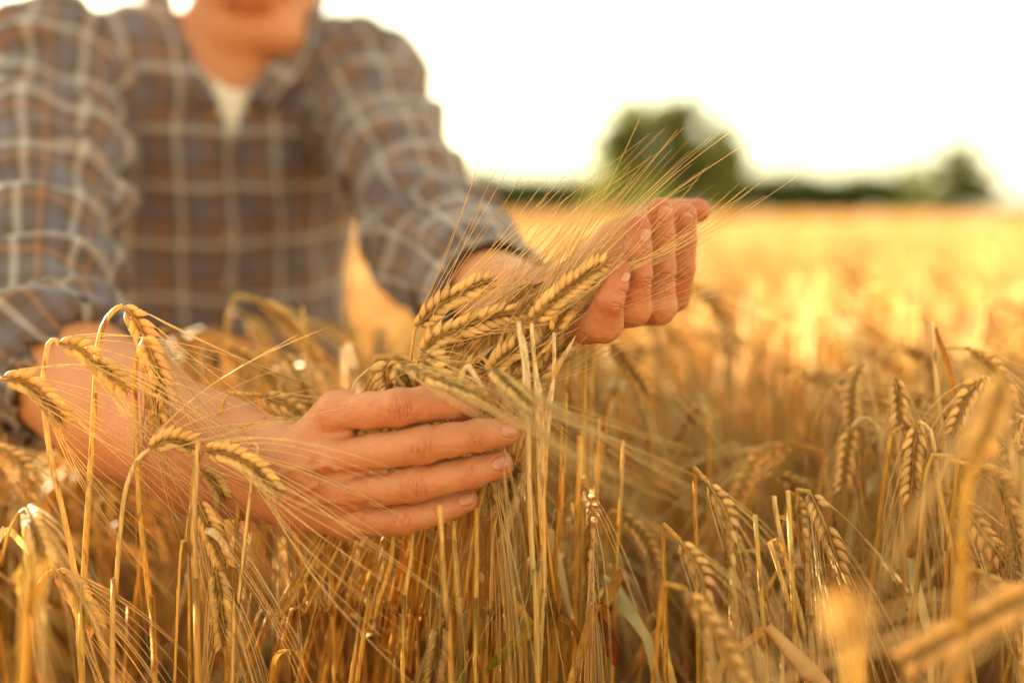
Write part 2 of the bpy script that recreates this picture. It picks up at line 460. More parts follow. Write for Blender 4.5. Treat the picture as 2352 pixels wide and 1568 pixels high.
# --- left hand (picture right), palm up, seen from the little-finger side
L_F = [
 fing([(1386, 742, 41), (1392, 716, 38), (1399, 690, 34), (1412, 655, 30), (1425, 622, 25.5)], [.552, .546, .540, .540, .543]),
 fing([(1452, 706, 40), (1457, 668, 36), (1463, 630, 34), (1464, 575, 32.5), (1466, 524, 29)], [.568, .562, .558, .556, .556]),
 fing([(1512, 704, 38), (1516, 660, 34), (1520, 616, 32), (1520, 545, 30.5), (1516, 484, 30)], [.585, .581, .578, .574, .570]),
 fing([(1545, 676, 38), (1558, 650, 33), (1567, 615, 30), (1573, 550, 27.5), (1574, 494, 27)], [.610, .604, .598, .593, .588]),
]
l_wr, l_elbow, l_sh = P(1262, 712, .635), P(1008, 572, .87), P(820, 200, 1.12)
L_TH = [(P(1330, 650, .635), .017), (P(1420, 560, .645), .0145), (P(1500, 510, .645), .0105), (P(1555, 492, .640), .0092), (P(1602, 484, .630), .0080)]
def f_lhand(p):
    palm = None
    ws = [P(1275, 745, .600), P(1280, 725, .615), P(1280, 705, .632), P(1285, 690, .648)]
    for i in range(4):
        b, rb = L_F[i][0]
        q = cap(p, ws[i], b, .0145, (.0108, .0112, .0108, .0105)[i]); palm = q if palm is None else smin(palm, q, .012)
    palm = smin(palm, cap(p, P(1330, 700, .58), P(1400, 680, .585), .013, .010), .012)
    fs = None
    for c in L_F:
        q = chain(p, c, .003)
        fs = q if fs is None else smin(fs, q, .0012)
    d = smin(palm, fs, .0055)
    d = smin(d, chain(p, L_TH, .006), .010)
    a = _U*.006
    fa = smin(cap(p, P(1150, 688, .715)+a, l_wr+a, .025, .019), cap(p, P(1150, 688, .715)-a, l_wr-a-_F*.004, .025, .019), .015)
    fa = smin(fa, cap(p, l_elbow, P(1150, 688, .715), .036, .029), .02)
    fa = smin(fa, cap(p, l_wr, P(1290, 715, .62), .021, .018), .012)
    return smin(d, fa, .014)
# --- torso, neck, head, legs
t_c1, t_c2 = P(330, 340, 1.10), P(615, 340, 1.17)
t_w1, t_w2 = P(380, 700, 1.16), P(585, 700, 1.20)
t_h1, t_h2 = P(400, 1040, 1.24), P(575, 1040, 1.27)
neck0, neck1 = P(532, 130, 1.085), P(562, -70, 1.05)
hd = P(575, -205, 1.035)
def f_torso(p, o=0.0):
    d = cap(p, t_c1, t_c2, .098+o, .098+o)
    d = smin(d, cap(p, t_w1, t_w2, .093+o, .093+o), .06) if True else d
    d = smin(d, cap(p, (t_c1+t_c2)/2, (t_w1+t_w2)/2, .11+o, .105+o), .05)
    d = smin(d, cap(p, t_c1, t_w1, .09+o, .085+o), .05); d = smin(d, cap(p, t_c2, t_w2, .09+o, .085+o), .05)
    d = smin(d, cap(p, t_h1, t_h2, .11+o, .11+o), .08); d = smin(d, cap(p, (t_w1+t_w2)/2, (t_h1+t_h2)/2, .10+o, .11+o), .05)
    nb = P(530, 190, 1.12)
    d = smin(d, cap(p, r_sh, nb, .055+o, .065+o), .06); d = smin(d, cap(p, nb, l_sh, .065+o, .055+o), .06)
    return d
def f_sleeve_r(p, o=0.0):
    return smin(cap(p, r_sh, r_elbow, .060+o, .042+o), cap(p, r_elbow, P(165, 868, .700), .042+o, .036+o), .05)
def f_sleeve_l(p, o=0.0):
    return smin(cap(p, l_sh, l_elbow, .056+o, .037+o), cap(p, l_elbow, P(1125, 658, .742), .040+o, .031+o), .05)
HX = unit([1, .12, 0]); HZ = unit([0.02, -.42, 1]); HY = np.cross(HZ, HX)       # head tilted forward
def hp(x, y, z): return hd + HX*x + HY*y + HZ*z      # face looks along -HY
def f_head(p):
    d = ell(p, hp(0, .015, .03), (.076, .098, .098), np.array([HX, HY, HZ]))
    d = smin(d, ell(p, hp(0, -.03, -.035), (.060, .062, .085), np.array([HX, HY, HZ])), .03)
    d = smin(d, cap(p, hp(-.028, -.062, -.112), hp(.028, -.062, -.112), .022, .022), .03)      # chin / jaw
    d = smin(d, cap(p, hp(-.055, .0, -.07), hp(-.02, -.06, -.11), .02, .02), .02); d = smin(d, cap(p, hp(.055, .0, -.07), hp(.02, -.06, -.11), .02, .02), .02)
    d = smin(d, cap(p, hp(0, -.090, .012), hp(0, -.112, -.028), .008, .012), .012)      # nose
    d = smin(d, cap(p, hp(-.018, -.088, -.062), hp(.018, -.088, -.062), .007, .007), .008)
    d = smin(d, cap(p, hp(-.016, -.086, -.074), hp(.016, -.086, -.074), .007, .007), .006)
    for s in (-1, 1):
        d = smin(d, ell(p, hp(s*.078, .02, -.005), (.010, .018, .032), np.array([HX, HY, HZ])), .006)
        d = np.maximum(d, -(np.linalg.norm(p-hp(s*.032, -.105, .018), axis=1)-.020))
        d = smin(d, np.linalg.norm(p-hp(s*.032, -.076, .016), axis=1)-.0125, .003)
    return d
kn = [np.array([-.42, .98, .07]), np.array([-.16, 1.02, .07])]
hipp = [t_h1+np.array([0, 0, -.06]), t_h2+np.array([0, 0, -.06])]
ft = [kn[0]+np.array([.0, .42, -.01]), kn[1]+np.array([.0, .42, -.01])]
def f_legs(p, o=0.0):
    d = cap(p, hipp[0], hipp[1], .105+o, .105+o)
    for i in range(2):
        d = smin(d, cap(p, hipp[i], kn[i], .085+o, .058+o), .03); d = smin(d, cap(p, kn[i], ft[i], .056+o, .038+o), .02)
    return d
def f_body(p):
    d = f_torso(p)
    d = smin(d, cap(p, neck0, neck1, .062, .055), .035)
    d = smin(d, cap(p, neck1, hp(0, .02, -.02), .055, .05), .02)
    d = smin(d, f_head(p), .012)
    d = smin(d, cap(p, r_sh, r_elbow, .052, .042), .03); d = smin(d, cap(p, l_sh, l_elbow, .052, .040), .03)
    d = smin(d, f_legs(p, -.008), .03)
    for i in range(2): d = smin(d, cap(p, ft[i], ft[i]+np.array([0, .08, -.01]), .036, .03), .02)
    return d
def snoise(p, s, seed=0):
    r = np.random.RandomState(seed); out = 0
    for k in range(6):
        w = r.normal(size=3)*s*(1+.35*k); out = out + np.sin(p@w + r.uniform(0, 6.3))/(1+.35*k)
    return out/2.6

# skin features drawn on the surface: (points in the picture, height mm, width mm, redness)
R_FEAT = []
def crease_set(cx, cy, ang, n, gap, ln, h=-.8, w=.42, red=.8, bow=2.2):
    """n short folds across a finger joint, axis direction ang (deg, picture)"""
    a = math.radians(ang); ax = np.array([math.cos(a), math.sin(a)]); ac = np.array([-ax[1], ax[0]])
    r = np.random.RandomState(int(cx*7+cy))
    for i in range(n):
        o = (i-(n-1)/2)*gap+r.uniform(-.25, .25)*gap; L = ln*r.uniform(.5, 1.0)*(1-.2*abs(o)/(gap*n*.5+1e-6))*r.uniform(.85, 1.1)
        tt = np.linspace(-1, 1, 9)
        pts = [(np.array([cx, cy])+ax*(o+np.sign(o+.01)*bow*(1-t*t)*(abs(o)/(gap*n*.5+1e-6)+.1)+r.uniform(-1, 1)*1.2)+ac*t*L/2) for t in tt]
        sh = ac*r.uniform(-.2, .2)*ln; f1, f2 = r.uniform(0, 6, 2)
        pts = [q_+sh+ax*(1.7*math.sin(f1+t_*2.6)+.8*math.sin(f2+t_*7)) for q_, t_ in zip(pts, tt)]
        R_FEAT.append((pts, h*r.uniform(.7, 1.15), w*r.uniform(.8, 1.2), red*r.uniform(.7, 1.1)))
for cx, cy, an, n, g, L in ((918, 934, -4, 7, 7, 60), (968, 1022, -8, 6, 7.5, 62), (956, 1113, -5, 7, 6.5, 56), (924, 1193, -3, 5, 7, 44)):
    crease_set(cx, cy, an, n, g, L)
for cx, cy, an, n, g, L in ((1094, 1003, -9, 4, 5.5, 50), (1080, 1088, -12, 4, 5.2, 48), (1004, 1173, -14, 3, 5, 40), (1026, 928, 0, 3, 5, 40)):
    crease_set(cx, cy, an, n, g, L, -.6, .38, .6)
def poly(pts, h, w, red=0, n=10):
    q = catmull(np.array([(a, b, 0.) for a, b in pts]), n)[:, :2]; R_FEAT.append((list(q), h, w, red))
# knuckle pads
for cx, cy, L in ((918, 934, 12), (968, 1022, 12), (956, 1113, 12), (924, 1193, 10), (1094, 1003, 8), (1080, 1088, 8)):
    poly([(cx-L, cy), (cx+L, cy-1)], 1.25, 5.0, .22)
# veins and tendons of the back of the hand
poly([(640, 1095), (680, 1072), (720, 1078), (748, 1064), (772, 1078)], 1.5, 1.8)
poly([(655, 1150), (695, 1128), (735, 1112), (768, 1104)], 1.3, 1.9)
poly([(745, 1064), (735, 1085), (705, 1128)], .9, 1.7)
poly([(690, 1165), (740, 1150), (800, 1162), (840, 1185)], .9, 1.9)
poly([(560, 1060), (620, 1082), (690, 1098)], .5, 2.2)
poly([(705, 1060), (745, 1005), (770, 965)], .7, 3.2); poly([(715, 1085), (750, 1065), (775, 1050)], .6, 3.2)
poly([(700, 1110), (750, 1120), (790, 1126)], .55, 3.0)
# grooves between the knuckles
poly([(745, 1000), (800, 998), (870, 990)], -1.6, 4.0); poly([(760, 1090), (820, 1088), (880, 1080)], -1.4, 3.5); poly([(775, 1163), (830, 1163), (870, 1158)], -1.2, 3.2)
# skin folds near the wrist and thumb side
for k in range(5): poly([(640+9*k, 990+6*k), (652+8*k, 1020+4*k), (655+8*k, 1050)], -.18, .7, .05)
def ring(cx, cy, ang, L, Wd, h=-.42, w=.55, red=.35):
    a = math.radians(ang); t = np.linspace(math.radians(35), math.radians(325), 22)
    X = np.cos(t)*(L/2+2.5); Y = np.sin(t)*(Wd/2+2.5); R_FEAT.append(([(cx+math.cos(a)*x-math.sin(a)*y, cy+math.sin(a)*x+math.cos(a)*y) for x, y in zip(X, Y)], h, w, red))
ring(1172, 988, -8, 44, 34); ring(1153, 1063, -17, 44, 34); ring(1072, 1147, -14, 38, 30)
L_FEAT = []
_save = R_FEAT; R_FEAT = L_FEAT
for cx, cy, an, n, g, L in ((1540, 545, -88, 3, 5, 40), (1532, 640, -86, 4, 6, 42), (1484, 575, -86, 3, 5, 34), (1482, 648, -86, 4, 6, 40), (1425, 672, -74, 3, 4, 30), (1420, 705, -74, 3, 5, 34), (1580, 560, -88, 3, 5, 28), (1578, 625, -88, 3, 5, 30)):
    crease_set(cx, cy, an, n, g, L, -.6, .42, .6)
for cx, cy in ((1530, 625), (1478, 640), (1424, 700), (1575, 620)): poly([(cx, cy-8), (cx, cy+8)], .7, 4.5, .12)
ring(1482, 541, -66, 32, 26); ring(1527, 491, -62, 36, 32); ring(1577, 505, -60, 34, 28); ring(1437, 637, -62, 24, 20)
R_FEAT = _save

def refine(f, V, F, h, fine):
    # split the quads of the finger and hand backs in four, so that fine folds can be cut in
    c = V[F].mean(1); px, py, dd = PIX(c); n = np.cross(V[F[:, 2]]-V[F[:, 0]], V[F[:, 3]]-V[F[:, 1]]); n /= np.linalg.norm(n, axis=1)[:, None]+1e-12
    m = (px > fine[0]) & (px < fine[1]) & (-(n@_F) > -.15); Q = F[m]; K = F[~m]
    E = np.sort(np.stack([Q, np.roll(Q, -1, 1)], -1).reshape(-1, 2), axis=1); key = E[:, 0]*len(V)+E[:, 1]
    uk, first, inv, cnt = np.unique(key, return_index=True, return_inverse=True, return_counts=True)
    mid = (V[E[first, 0]]+V[E[first, 1]])/2; cen = V[Q].mean(1); nv = len(V)
    new = np.concatenate([mid, cen]); free = np.r_[cnt > 1, np.ones(len(cen), bool)]
    for _ in range(2):
        d, g = grad(f, new, h*.3); new = new-(g*d[:, None]*.9)*free[:, None]
    e = nv+inv.reshape(-1, 4); o = nv+len(mid)+np.arange(len(Q))
    q4 = np.concatenate([np.stack([Q[:, k], e[:, k], o, e[:, (k-1) % 4]], 1) for k in range(4)])
    frz.clear(); frz.append(np.r_[np.zeros(nv, bool), ~free])
    # keep original vertices on the border of the split zone undisplaced too
    b = np.zeros(nv+len(new), bool); b[np.unique(E[first][cnt == 1])] = True; frz[0] |= b
    return np.concatenate([V, new]), np.concatenate([K, q4])
frz = []
def skin_part(f, lo, hi, h, feats, hot=(), d1=.72, fine=(0, 1)):
    V, F = surface_nets(f, lo, hi, h)
    V, F = refine(f, V, F, h, fine)
    d, N = grad(f, V, h*.5)
    disp = np.zeros(len(V)); red = np.zeros(len(V))
    for pts, hh, w, rd in feats:
        pp = project(f, [q[0] for q in pts], [q[1] for q in pts], .42, d1)
        w *= .001; hh *= .001
        c = pp.mean(0); rad = np.linalg.norm(pp-c, axis=1).max()+3*w
        m = np.where(np.linalg.norm(V-c, axis=1) < rad)[0]
        if not len(m): continue
        q = V[m]; a = pp[:-1]; b = pp[1:]; ba = b-a
        t = np.clip(((q[:, None]-a)*ba).sum(-1)/((ba*ba).sum(-1)+1e-12), 0, 1)
        dm = np.linalg.norm(q[:, None]-a-t[..., None]*ba, axis=2); j = dm.argmin(1); ds = dm[np.arange(len(m)), j]
        s_ = (j+t[np.arange(len(m)), j])/len(a)*2-1
        e = np.exp(-(ds/w)**2)*(np.clip(1.15-s_**2, 0, 1)**.7 if w < .0005 else 1); disp[m] += hh*e; red[m] = np.maximum(red[m], rd*e)
    disp += snoise(V, 260, 3)*.00022 + snoise(V, 700, 5)*.00009
    disp[frz[0]] = 0
    V = V + N*disp[:, None]
    for c, r in hot:
        red = np.maximum(red, (.75 if d1 < .7 else .42)*np.exp(-(np.linalg.norm(V-c, axis=1)/r)**2))
    return V, F, red
print('hands...')
hot_r = [(R_F[i][-1][0], .011) for i in range(4)] + [(R_F[i][2][0], .011) for i in range(4)] + [(R_F[i][0][0], .011) for i in range(3)]
hot_l = [(L_F[i][-1][0], .017) for i in range(4)] + [(L_TH[-1][0], .02)] + [(L_F[i][2][0], .012) for i in range(4)]
lo = np.array([-.395, .47, .68]); hi = np.array([.03, .78, 1.02])
HR = .00085
RV, RF, RR = skin_part(f_rhand, P(60, 1260, .5)*0+np.array([-.37, .47, .72]), np.array([.02, .80, .99]), HR, R_FEAT, hot_r, fine=(735, 1300))
LV, LF, LR = skin_part(f_lhand, np.array([-.12, .50, .85]), np.array([.14, .92, 1.10]), HR, L_FEAT, hot_l, .68, fine=(1380, 1700))
print('body...')
BV, BF = surface_nets(f_body, (-.75, .78, -.02), (.12, 1.62, 1.55), .0075)
SKIN = np.array([.56, .225, .092]); SKRED = np.array([.42, .10, .04])
def skincol(V, red):
    m = .5+.5*snoise(V, 90, 9); return mixc(SKIN, SKRED, np.clip(red + .24*m*(.5+.5*snoise(V, 28, 19)), 0, 1))
lipmask = np.maximum(0, 1-np.minimum(cap(BV, hp(-.016, -.092, -.062), hp(.016, -.092, -.062), .008, .008), cap(BV, hp(-.014, -.09, -.074), hp(.014, -.09, -.074), .008, .008))/.004)
V = np.concatenate([BV, RV, LV]); F = np.concatenate([BF, RF+len(BV), LF+len(BV)+len(RV)])
Cc = np.concatenate([skincol(BV, np.clip(lipmask, 0, .35)), skincol(RV, RR), skincol(LV, LR)])
person = root('person', 'person in an open-necked plaid shirt leaning forward, cupping ripe barley ears in both hands', 'person', (0, 0, 0))
pb = np.array([-.28, 1.15, 0]); person.location = pb
M_SKIN, nt, b = newmat('skin')
at = node(nt, 'ShaderNodeAttribute', attribute_name='Col'); nz = node(nt, 'ShaderNodeTexNoise'); nz.inputs['Scale'].default_value = 900; nz.inputs['Detail'].default_value = 4
tc = node(nt, 'ShaderNodeTexCoord'); nt.links.new(tc.outputs['Object'], nz.inputs['Vector'])
mr = node(nt, 'ShaderNodeMapRange'); mr.inputs[3].default_value = .86; mr.inputs[4].default_value = 1.12; nt.links.new(nz.outputs[0], mr.inputs[0])
mx = node(nt, 'ShaderNodeMix', data_type='RGBA', blend_type='MULTIPLY'); mx.inputs[0].default_value = 1
nt.links.new(at.outputs['Color'], mx.inputs[6]); nt.links.new(mr.outputs[0], mx.inputs[7]); nt.links.new(mx.outputs[2], b.inputs['Base Color'])
vo = node(nt, 'ShaderNodeTexVoronoi'); vo.inputs['Scale'].default_value = 1300; nt.links.new(tc.outputs['Object'], vo.inputs['Vector'])
ad = node(nt, 'ShaderNodeMath', operation='ADD'); nt.links.new(vo.outputs['Distance'], ad.inputs[0]); nt.links.new(nz.outputs[0], ad.inputs[1])
bp = node(nt, 'ShaderNodeBump'); bp.inputs['Strength'].default_value = .35; bp.inputs['Distance'].default_value = .00025
nt.links.new(ad.outputs[0], bp.inputs['Height']); nt.links.new(bp.outputs[0], b.inputs['Normal'])
b.inputs['Roughness'].default_value = .48; b.inputs['Specular IOR Level'].default_value = .4
b.inputs['Subsurface Weight'].default_value = .25; b.inputs['Subsurface Radius'].default_value = (1, .35, .15); b.inputs['Subsurface Scale'].default_value = .003
body = link('body', mesh_from('body', V-pb, F, np.zeros((0, 3), int), Cc), M_SKIN, person)

# nails: curved plates seated on the finger tips
M_NAIL, nt, b = newmat('nail')
at = node(nt, 'ShaderNodeAttribute', attribute_name='Col'); nt.links.new(at.outputs['Color'], b.inputs['Base Color'])
b.inputs['Roughness'].default_value = .28; b.inputs['Subsurface Weight'].default_value = .2; b.inputs['Subsurface Scale'].default_value = .002
def nail(f, cx, cy, ang, L, Wd, d1=.72, lift=.00045, scale_side=1.0):
    a = math.radians(ang); ax = np.array([math.cos(a), math.sin(a)]); ac = np.array([-ax[1], ax[0]])
    nu, nv = 15, 13; U, Vv = np.meshgrid(np.linspace(-1, 1, nu), np.linspace(-1, 1, nv), indexing='ij')
    # superellipse outline, rounder towards the cuticle
    s = np.sqrt(np.clip(1-np.abs(U)**2.6, 0, 1)); X = U*L/2; Y = Vv*Wd/2*(.30+.70*s)*(1-.06*(U < 0)*np.abs(U))
    px = cx+ax[0]*X+ac[0]*Y; py = cy+ax[1]*X+ac[1]*Y
    pp = project(f, px.ravel(), py.ravel(), .42, d1); d, N = grad(f, pp, .0006)
    rr = np.maximum(np.abs(U), np.abs(Vv)).ravel()
    h = lift*np.sqrt(np.clip(1-rr**4, 0, 1)) - .00035*(rr > .97)
    pp = pp+N*h[:, None]
    I = np.arange(nu-1)[:, None]*nv; J = np.arange(nv-1)[None]
    q = np.stack([I+J, I+J+1, I+nv+J+1, I+nv+J], -1).reshape(-1, 4)
    if np.cross(pp[q[0, 1]]-pp[q[0, 0]], pp[q[0, 3]]-pp[q[0, 0]])@N[0] < 0: q = q[:, ::-1]
    base = np.array([.52, .20, .105]); tipc = np.array([.60, .36, .20]); lun = np.array([.56, .27, .16])
    tcol = mixc(base, tipc, np.clip((U.ravel()-.80)/.12, 0, 1)); tcol = mixc(tcol, lun, np.clip((-.55-U.ravel())/.3, 0, 1)*.7)
    mb = MB(); mb.add(pp-pb, q, None, tcol)
    link('nail', mb.mesh('nail'), M_NAIL, body)
nail(f_rhand, 1172, 988, -8, 44, 34); nail(f_rhand, 1153, 1063, -17, 44, 34); nail(f_rhand, 1072, 1147, -14, 38, 30)
nail(f_rhand, 1082, 944, 10, 40, 32)
nail(f_lhand, 1482, 541, -66, 32, 26, .66); nail(f_lhand, 1527, 491, -62, 36, 34, .66); nail(f_lhand, 1577, 505, -60, 34, 32, .68); nail(f_lhand, 1437, 637, -62, 24, 20, .66)

# shirt
M_SHIRT, nt, b = newmat('plaid_shirt')
uv = node(nt, 'ShaderNodeAttribute', attribute_name='cloth'); sp = node(nt, 'ShaderNodeSeparateXYZ'); nt.links.new(uv.outputs['Vector'], sp.inputs[0])
def stripes(sock, period, cols):
    m = node(nt, 'ShaderNodeMath', operation='DIVIDE'); m.inputs[1].default_value = period; nt.links.new(sock, m.inputs[0])
    fr = node(nt, 'ShaderNodeMath', operation='FRACT'); nt.links.new(m.outputs[0], fr.inputs[0])
    cr = node(nt, 'ShaderNodeValToRGB'); nt.links.new(fr.outputs[0], cr.inputs[0]); e = cr.color_ramp
    while len(e.elements) < len(cols): e.elements.new(.5)
    for el, (p_, c_) in zip(e.elements, cols): el.position = p_; el.color = (*c_, 1)
    return cr.outputs[0]
DK = (.135, .090, .070); BL = (.165, .138, .165); LT = (.50, .41, .36); RU = (.36, .15, .06)
wa = stripes(sp.outputs[0], .050, [(0, DK), (.10, DK), (.13, LT), (.24, LT), (.27, DK), (.44, DK), (.47, BL), (.62, BL), (.65, DK), (.76, DK), (.79, RU), (.85, RU), (.88, DK), (1, DK)])
we = stripes(sp.outputs[1], .058, [(0, BL), (.12, BL), (.15, DK), (.38, DK), (.41, LT), (.52, LT), (.55, DK), (.66, DK), (.69, RU), (.74, RU), (.77, DK), (.93, DK), (.95, BL), (1, BL)])
mx = node(nt, 'ShaderNodeMix', data_type='RGBA'); mx.inputs[0].default_value = .5; nt.links.new(wa, mx.inputs[6]); nt.links.new(we, mx.inputs[7])
nt.links.new(mx.outputs[2], b.inputs['Base Color']); b.inputs['Roughness'].default_value = .85; b.inputs['Sheen Weight'].default_value = .3
b.inputs['Specular IOR Level'].default_value = .2
trn = node(nt, 'ShaderNodeBsdfTranslucent'); nt.links.new(mx.outputs[2], trn.inputs[0]); ms = node(nt, 'ShaderNodeMixShader'); ms.inputs[0].default_value = .15
nt.links.new(b.outputs[0], ms.inputs[1]); nt.links.new(trn.outputs[0], ms.inputs[2]); nt.links.new(ms.outputs[0], nt.nodes['Material Output'].inputs[0])
def f_shirt(p):
    o = .014
    d = f_torso(p, o)
    sr = np.maximum(f_sleeve_r(p, .013), (p-P(165, 868, .700))@unit(P(165, 868, .700)-r_elbow)-.012)
    sl_ = np.maximum(f_sleeve_l(p, .013), (p-P(1125, 658, .742))@unit(P(1125, 658, .742)-l_elbow)-.01)
    sr = np.maximum(sr, -cap(p, P(130, 840, .712), P(320, 965, .655), .0455, .047)); sl_ = np.maximum(sl_, -cap(p, P(1100, 655, .76), P(1200, 700, .70), .035, .035))
    d = smin(d, sr, .03); d = smin(d, sl_, .03)
    return np.maximum(d, .52-p[:, 2])
SV, SF = surface_nets(f_shirt, (-.80, .55, .48), (.16, 1.48, 1.32), .0068)
def arm_uv(V, a, b, off):
    ax = unit(b-a); e1 = unit(np.cross(ax, [0.3, 1, .2])); e2 = np.cross(ax, e1); q = V-a
    return np.stack([np.arctan2(q@e2, q@e1)*.075+off, q@ax, np.zeros(len(V))], 1)
dt, dr_, dl_ = f_torso(SV, .014), f_sleeve_r(SV, .016), f_sleeve_l(SV, .016)
tax = unit(t_c2-t_c1); tup = unit((t_c1+t_c2)-(t_w1+t_w2))
cl_uv = np.stack([(SV-t_c1)@tax, (SV-t_c1)@tup, np.zeros(len(SV))], 1)
def two(V, s, e, w, off):
    u1 = arm_uv(V, s, e, off); u2 = arm_uv(V, e, w, off); u2[:, 1] += np.linalg.norm(e-s)
    m = (cap(V, s, e, .06, .05) < cap(V, e, w, .05, .05)); return np.where(m[:, None], u1, u2)
uR, uL = two(SV, r_sh, r_elbow, P(165, 868, .700), .01), two(SV, l_sh, l_elbow, P(1125, 658, .742), .03)
isR = (dr_ < dt) & (dr_ < dl_); isL = (dl_ < dt) & (dl_ < dr_)
cl_uv = np.where(isR[:, None], uR, cl_uv); cl_uv = np.where(isL[:, None], uL, cl_uv)
_, SN = grad(f_shirt, SV, .004)
fold = np.zeros(len(SV))
arm = isR | isL
ph = snoise(SV, 22, 21)*2.2
am = .5+.5*snoise(SV, 14, 61)
fold[arm] = (np.sin(cl_uv[arm, 1]*120+ph[arm]*1.6+cl_uv[arm, 0]*38)*.0065*am[arm] + np.sin(cl_uv[arm, 1]*62-cl_uv[arm, 0]*30+ph[arm]*1.8)*.006 + snoise(SV[arm], 55, 62)*.0022)
fold[~arm] = np.sin(cl_uv[~arm, 0]*62+cl_uv[~arm, 1]*9+ph[~arm]*1.2)*.0045 + snoise(SV[~arm], 28, 4)*.004
edge = np.clip((.03-np.abs(SV[:, 2]-.52))/.03, 0, 1)
SV2 = SV + SN*(fold*(1-edge))[:, None]
cl_uv[:, :2] += np.stack([snoise(SV, 18, 31), snoise(SV, 18, 32)], 1)*.004
qx, qy, qd = PIX(SV)
def inpoly(x, y, poly):
    r = np.zeros(len(x), bool); n = len(poly)
    for i in range(n):
        x0, y0 = poly[i]; x1, y1 = poly[(i+1) % n]
        m = ((y0 > y) != (y1 > y)) & (x < (x1-x0)*(y-y0)/(y1-y0+1e-9)+x0); r ^= m
    return r
VN = [(385, -60), (400, 20), (440, 100), (480, 170), (505, 220), (530, 305), (552, 250), (580, 205), (612, 160), (640, 100), (660, 20), (675, -60)]
front = qd < 1.13
cut = inpoly(qx, qy, VN) & front & ~arm
SF = SF[~cut[SF].any(1)]
shirt = link('shirt', mesh_from('shirt', SV2-pb, SF, np.zeros((0, 3), int), np.ones(3), extra={'cloth': cl_uv}), M_SHIRT, person)
sm_ = shirt.modifiers.new('thick', 'SOLIDIFY'); sm_.thickness = .002; sm_.offset = -1
# collar wings, placket and buttons
def cloth_strip(name, pts, w, off, parent, nrm=_F):
    p = catmull(pts, 18); T = np.gradient(p, axis=0); T /= np.linalg.norm(T, axis=1)[:, None]
    V = []; U = []
    for i in range(18):
        s = unit(np.cross(T[i], nrm))
        for k in range(5):
            u = k/4; ww = w[0]+(w[1]-w[0])*i/17
            V.append(p[i]+s*ww*u*off - _F*.006*math.sin(u*3.0)); U.append((u*.06+.01, i*.012, 0))
    f = [[i*5+k, i*5+k+1, i*5+k+6, i*5+k+5] for i in range(17) for k in range(4)]
    o = link(name, mesh_from(name, np.array(V)-pb, np.array(f), np.zeros((0, 3), int), np.ones(3), extra={'cloth': np.array(U)}), M_SHIRT, parent)
    m = o.modifiers.new('thick', 'SOLIDIFY'); m.thickness = .003; return o
def fs(x, y, lift=.006):
    return project(f_shirt, [x], [y], .8, 1.4)[0]-_F*lift
back = P(540, -40, 1.17)
cloth_strip('collar', [fs(503, 238, .008), fs(470, 180, .010), P(425, 95, 1.015), P(398, 10, 1.03), P(400, -70, 1.09), back], (.030, .040), 1, shirt)
cloth_strip('collar', [fs(575, 218, .008), fs(610, 175, .010), P(650, 110, 1.045), P(672, 20, 1.06), P(668, -60, 1.11), back], (.030, .040), -1, shirt)
pl = [fs(530, y, .004) for y in (300, 360, 430, 500, 570, 640, 700)]
cloth_strip('placket', [q+np.array([-.014, 0, 0]) for q in pl], (.030, .030), -1, shirt)
M_BTN, nt, b = newmat('button'); b.inputs['Base Color'].default_value = (.30, .22, .15, 1); b.inputs['Roughness'].default_value = .3
for y in (325, 435, 548, 650):
    mb = MB(); c = fs(530, y, .012); tube(mb, [c+_F*.003, c, c-_F*.0012], [.0055, .0058, .0048], 14, (1, 1, 1)); link('button', mb.mesh('button'), M_BTN, shirt).location = -pb
# undershirt
M_UND, nt, b = newmat('undershirt'); b.inputs['Base Color'].default_value = (.78, .66, .52, 1); b.inputs['Roughness'].default_value = .9
f_un = lambda p: f_torso(p, .006)
UV_, UF = surface_nets(f_un, (-.45, .80, .75), (-.10, 1.15, 1.25), .006)
ux, uy, ud = PIX(UV_); keep = (ud < 1.13) & (uy > 196-np.clip(((ux-542)/72)**2, 0, 2)*35) & (uy < 420) & (ux > 400) & (ux < 700)
UF = UF[keep[UF].all(1)]
link('undershirt', mesh_from('undershirt', UV_-pb, UF, np.zeros((0, 3), int), np.ones(3)), M_UND, person)
# trousers, shoes, hair, eyes
M_JEAN, nt, b = newmat('trousers'); b.inputs['Base Color'].default_value = (.05, .07, .12, 1); b.inputs['Roughness'].default_value = .85
TV, TF = surface_nets(lambda p: np.maximum(f_legs(p, .012), p[:, 2]-.60), (-.65, .85, -.03), (.05, 1.55, .66), .011)
TV = TV + snoise(TV, 30, 8)[:, None]*.003*unit([0, -1, .2])
link('trousers', mesh_from('trousers', TV-pb, TF, np.zeros((0, 3), int), np.ones(3)), M_JEAN, person)
M_SHOE, nt, b = newmat('shoe'); b.inputs['Base Color'].default_value = (.08, .045, .025, 1)
for i in range(2):
    fsh = lambda p: smin(cap(p, ft[i]+np.array([0, .01, 0]), ft[i]+np.array([0, .10, .0]), .046, .044), cap(p, ft[i]+np.array([0, .10, 0]), ft[i]+np.array([0, .12, -.05]), .04, .035), .03)
    v_, f_ = surface_nets(fsh, ft[i]-.12, ft[i]+np.array([.12, .22, .12]), .009)
    link('shoe', mesh_from('shoe', v_-pb, f_, np.zeros((0, 3), int), np.ones(3)), M_SHOE, person)
M_HAIR, nt, b = newmat('hair'); b.inputs['Base Color'].default_value = (.11, .055, .025, 1); b.inputs['Roughness'].default_value = .5
def f_hair(p):
    ax = np.array([HX, HY, HZ]); d = ell(p, hp(0, .026, .042), (.084, .102, .105), ax)
    d = d + .003*np.sin(((p-hd)@HX)*420+snoise(p, 60, 2)*3)
    return np.maximum(d, -ell(p, hp(0, -.10, -.03), (.075, .085, .105), ax))
v_, f_ = surface_nets(f_hair, hd-.2, hd+.2, .006)
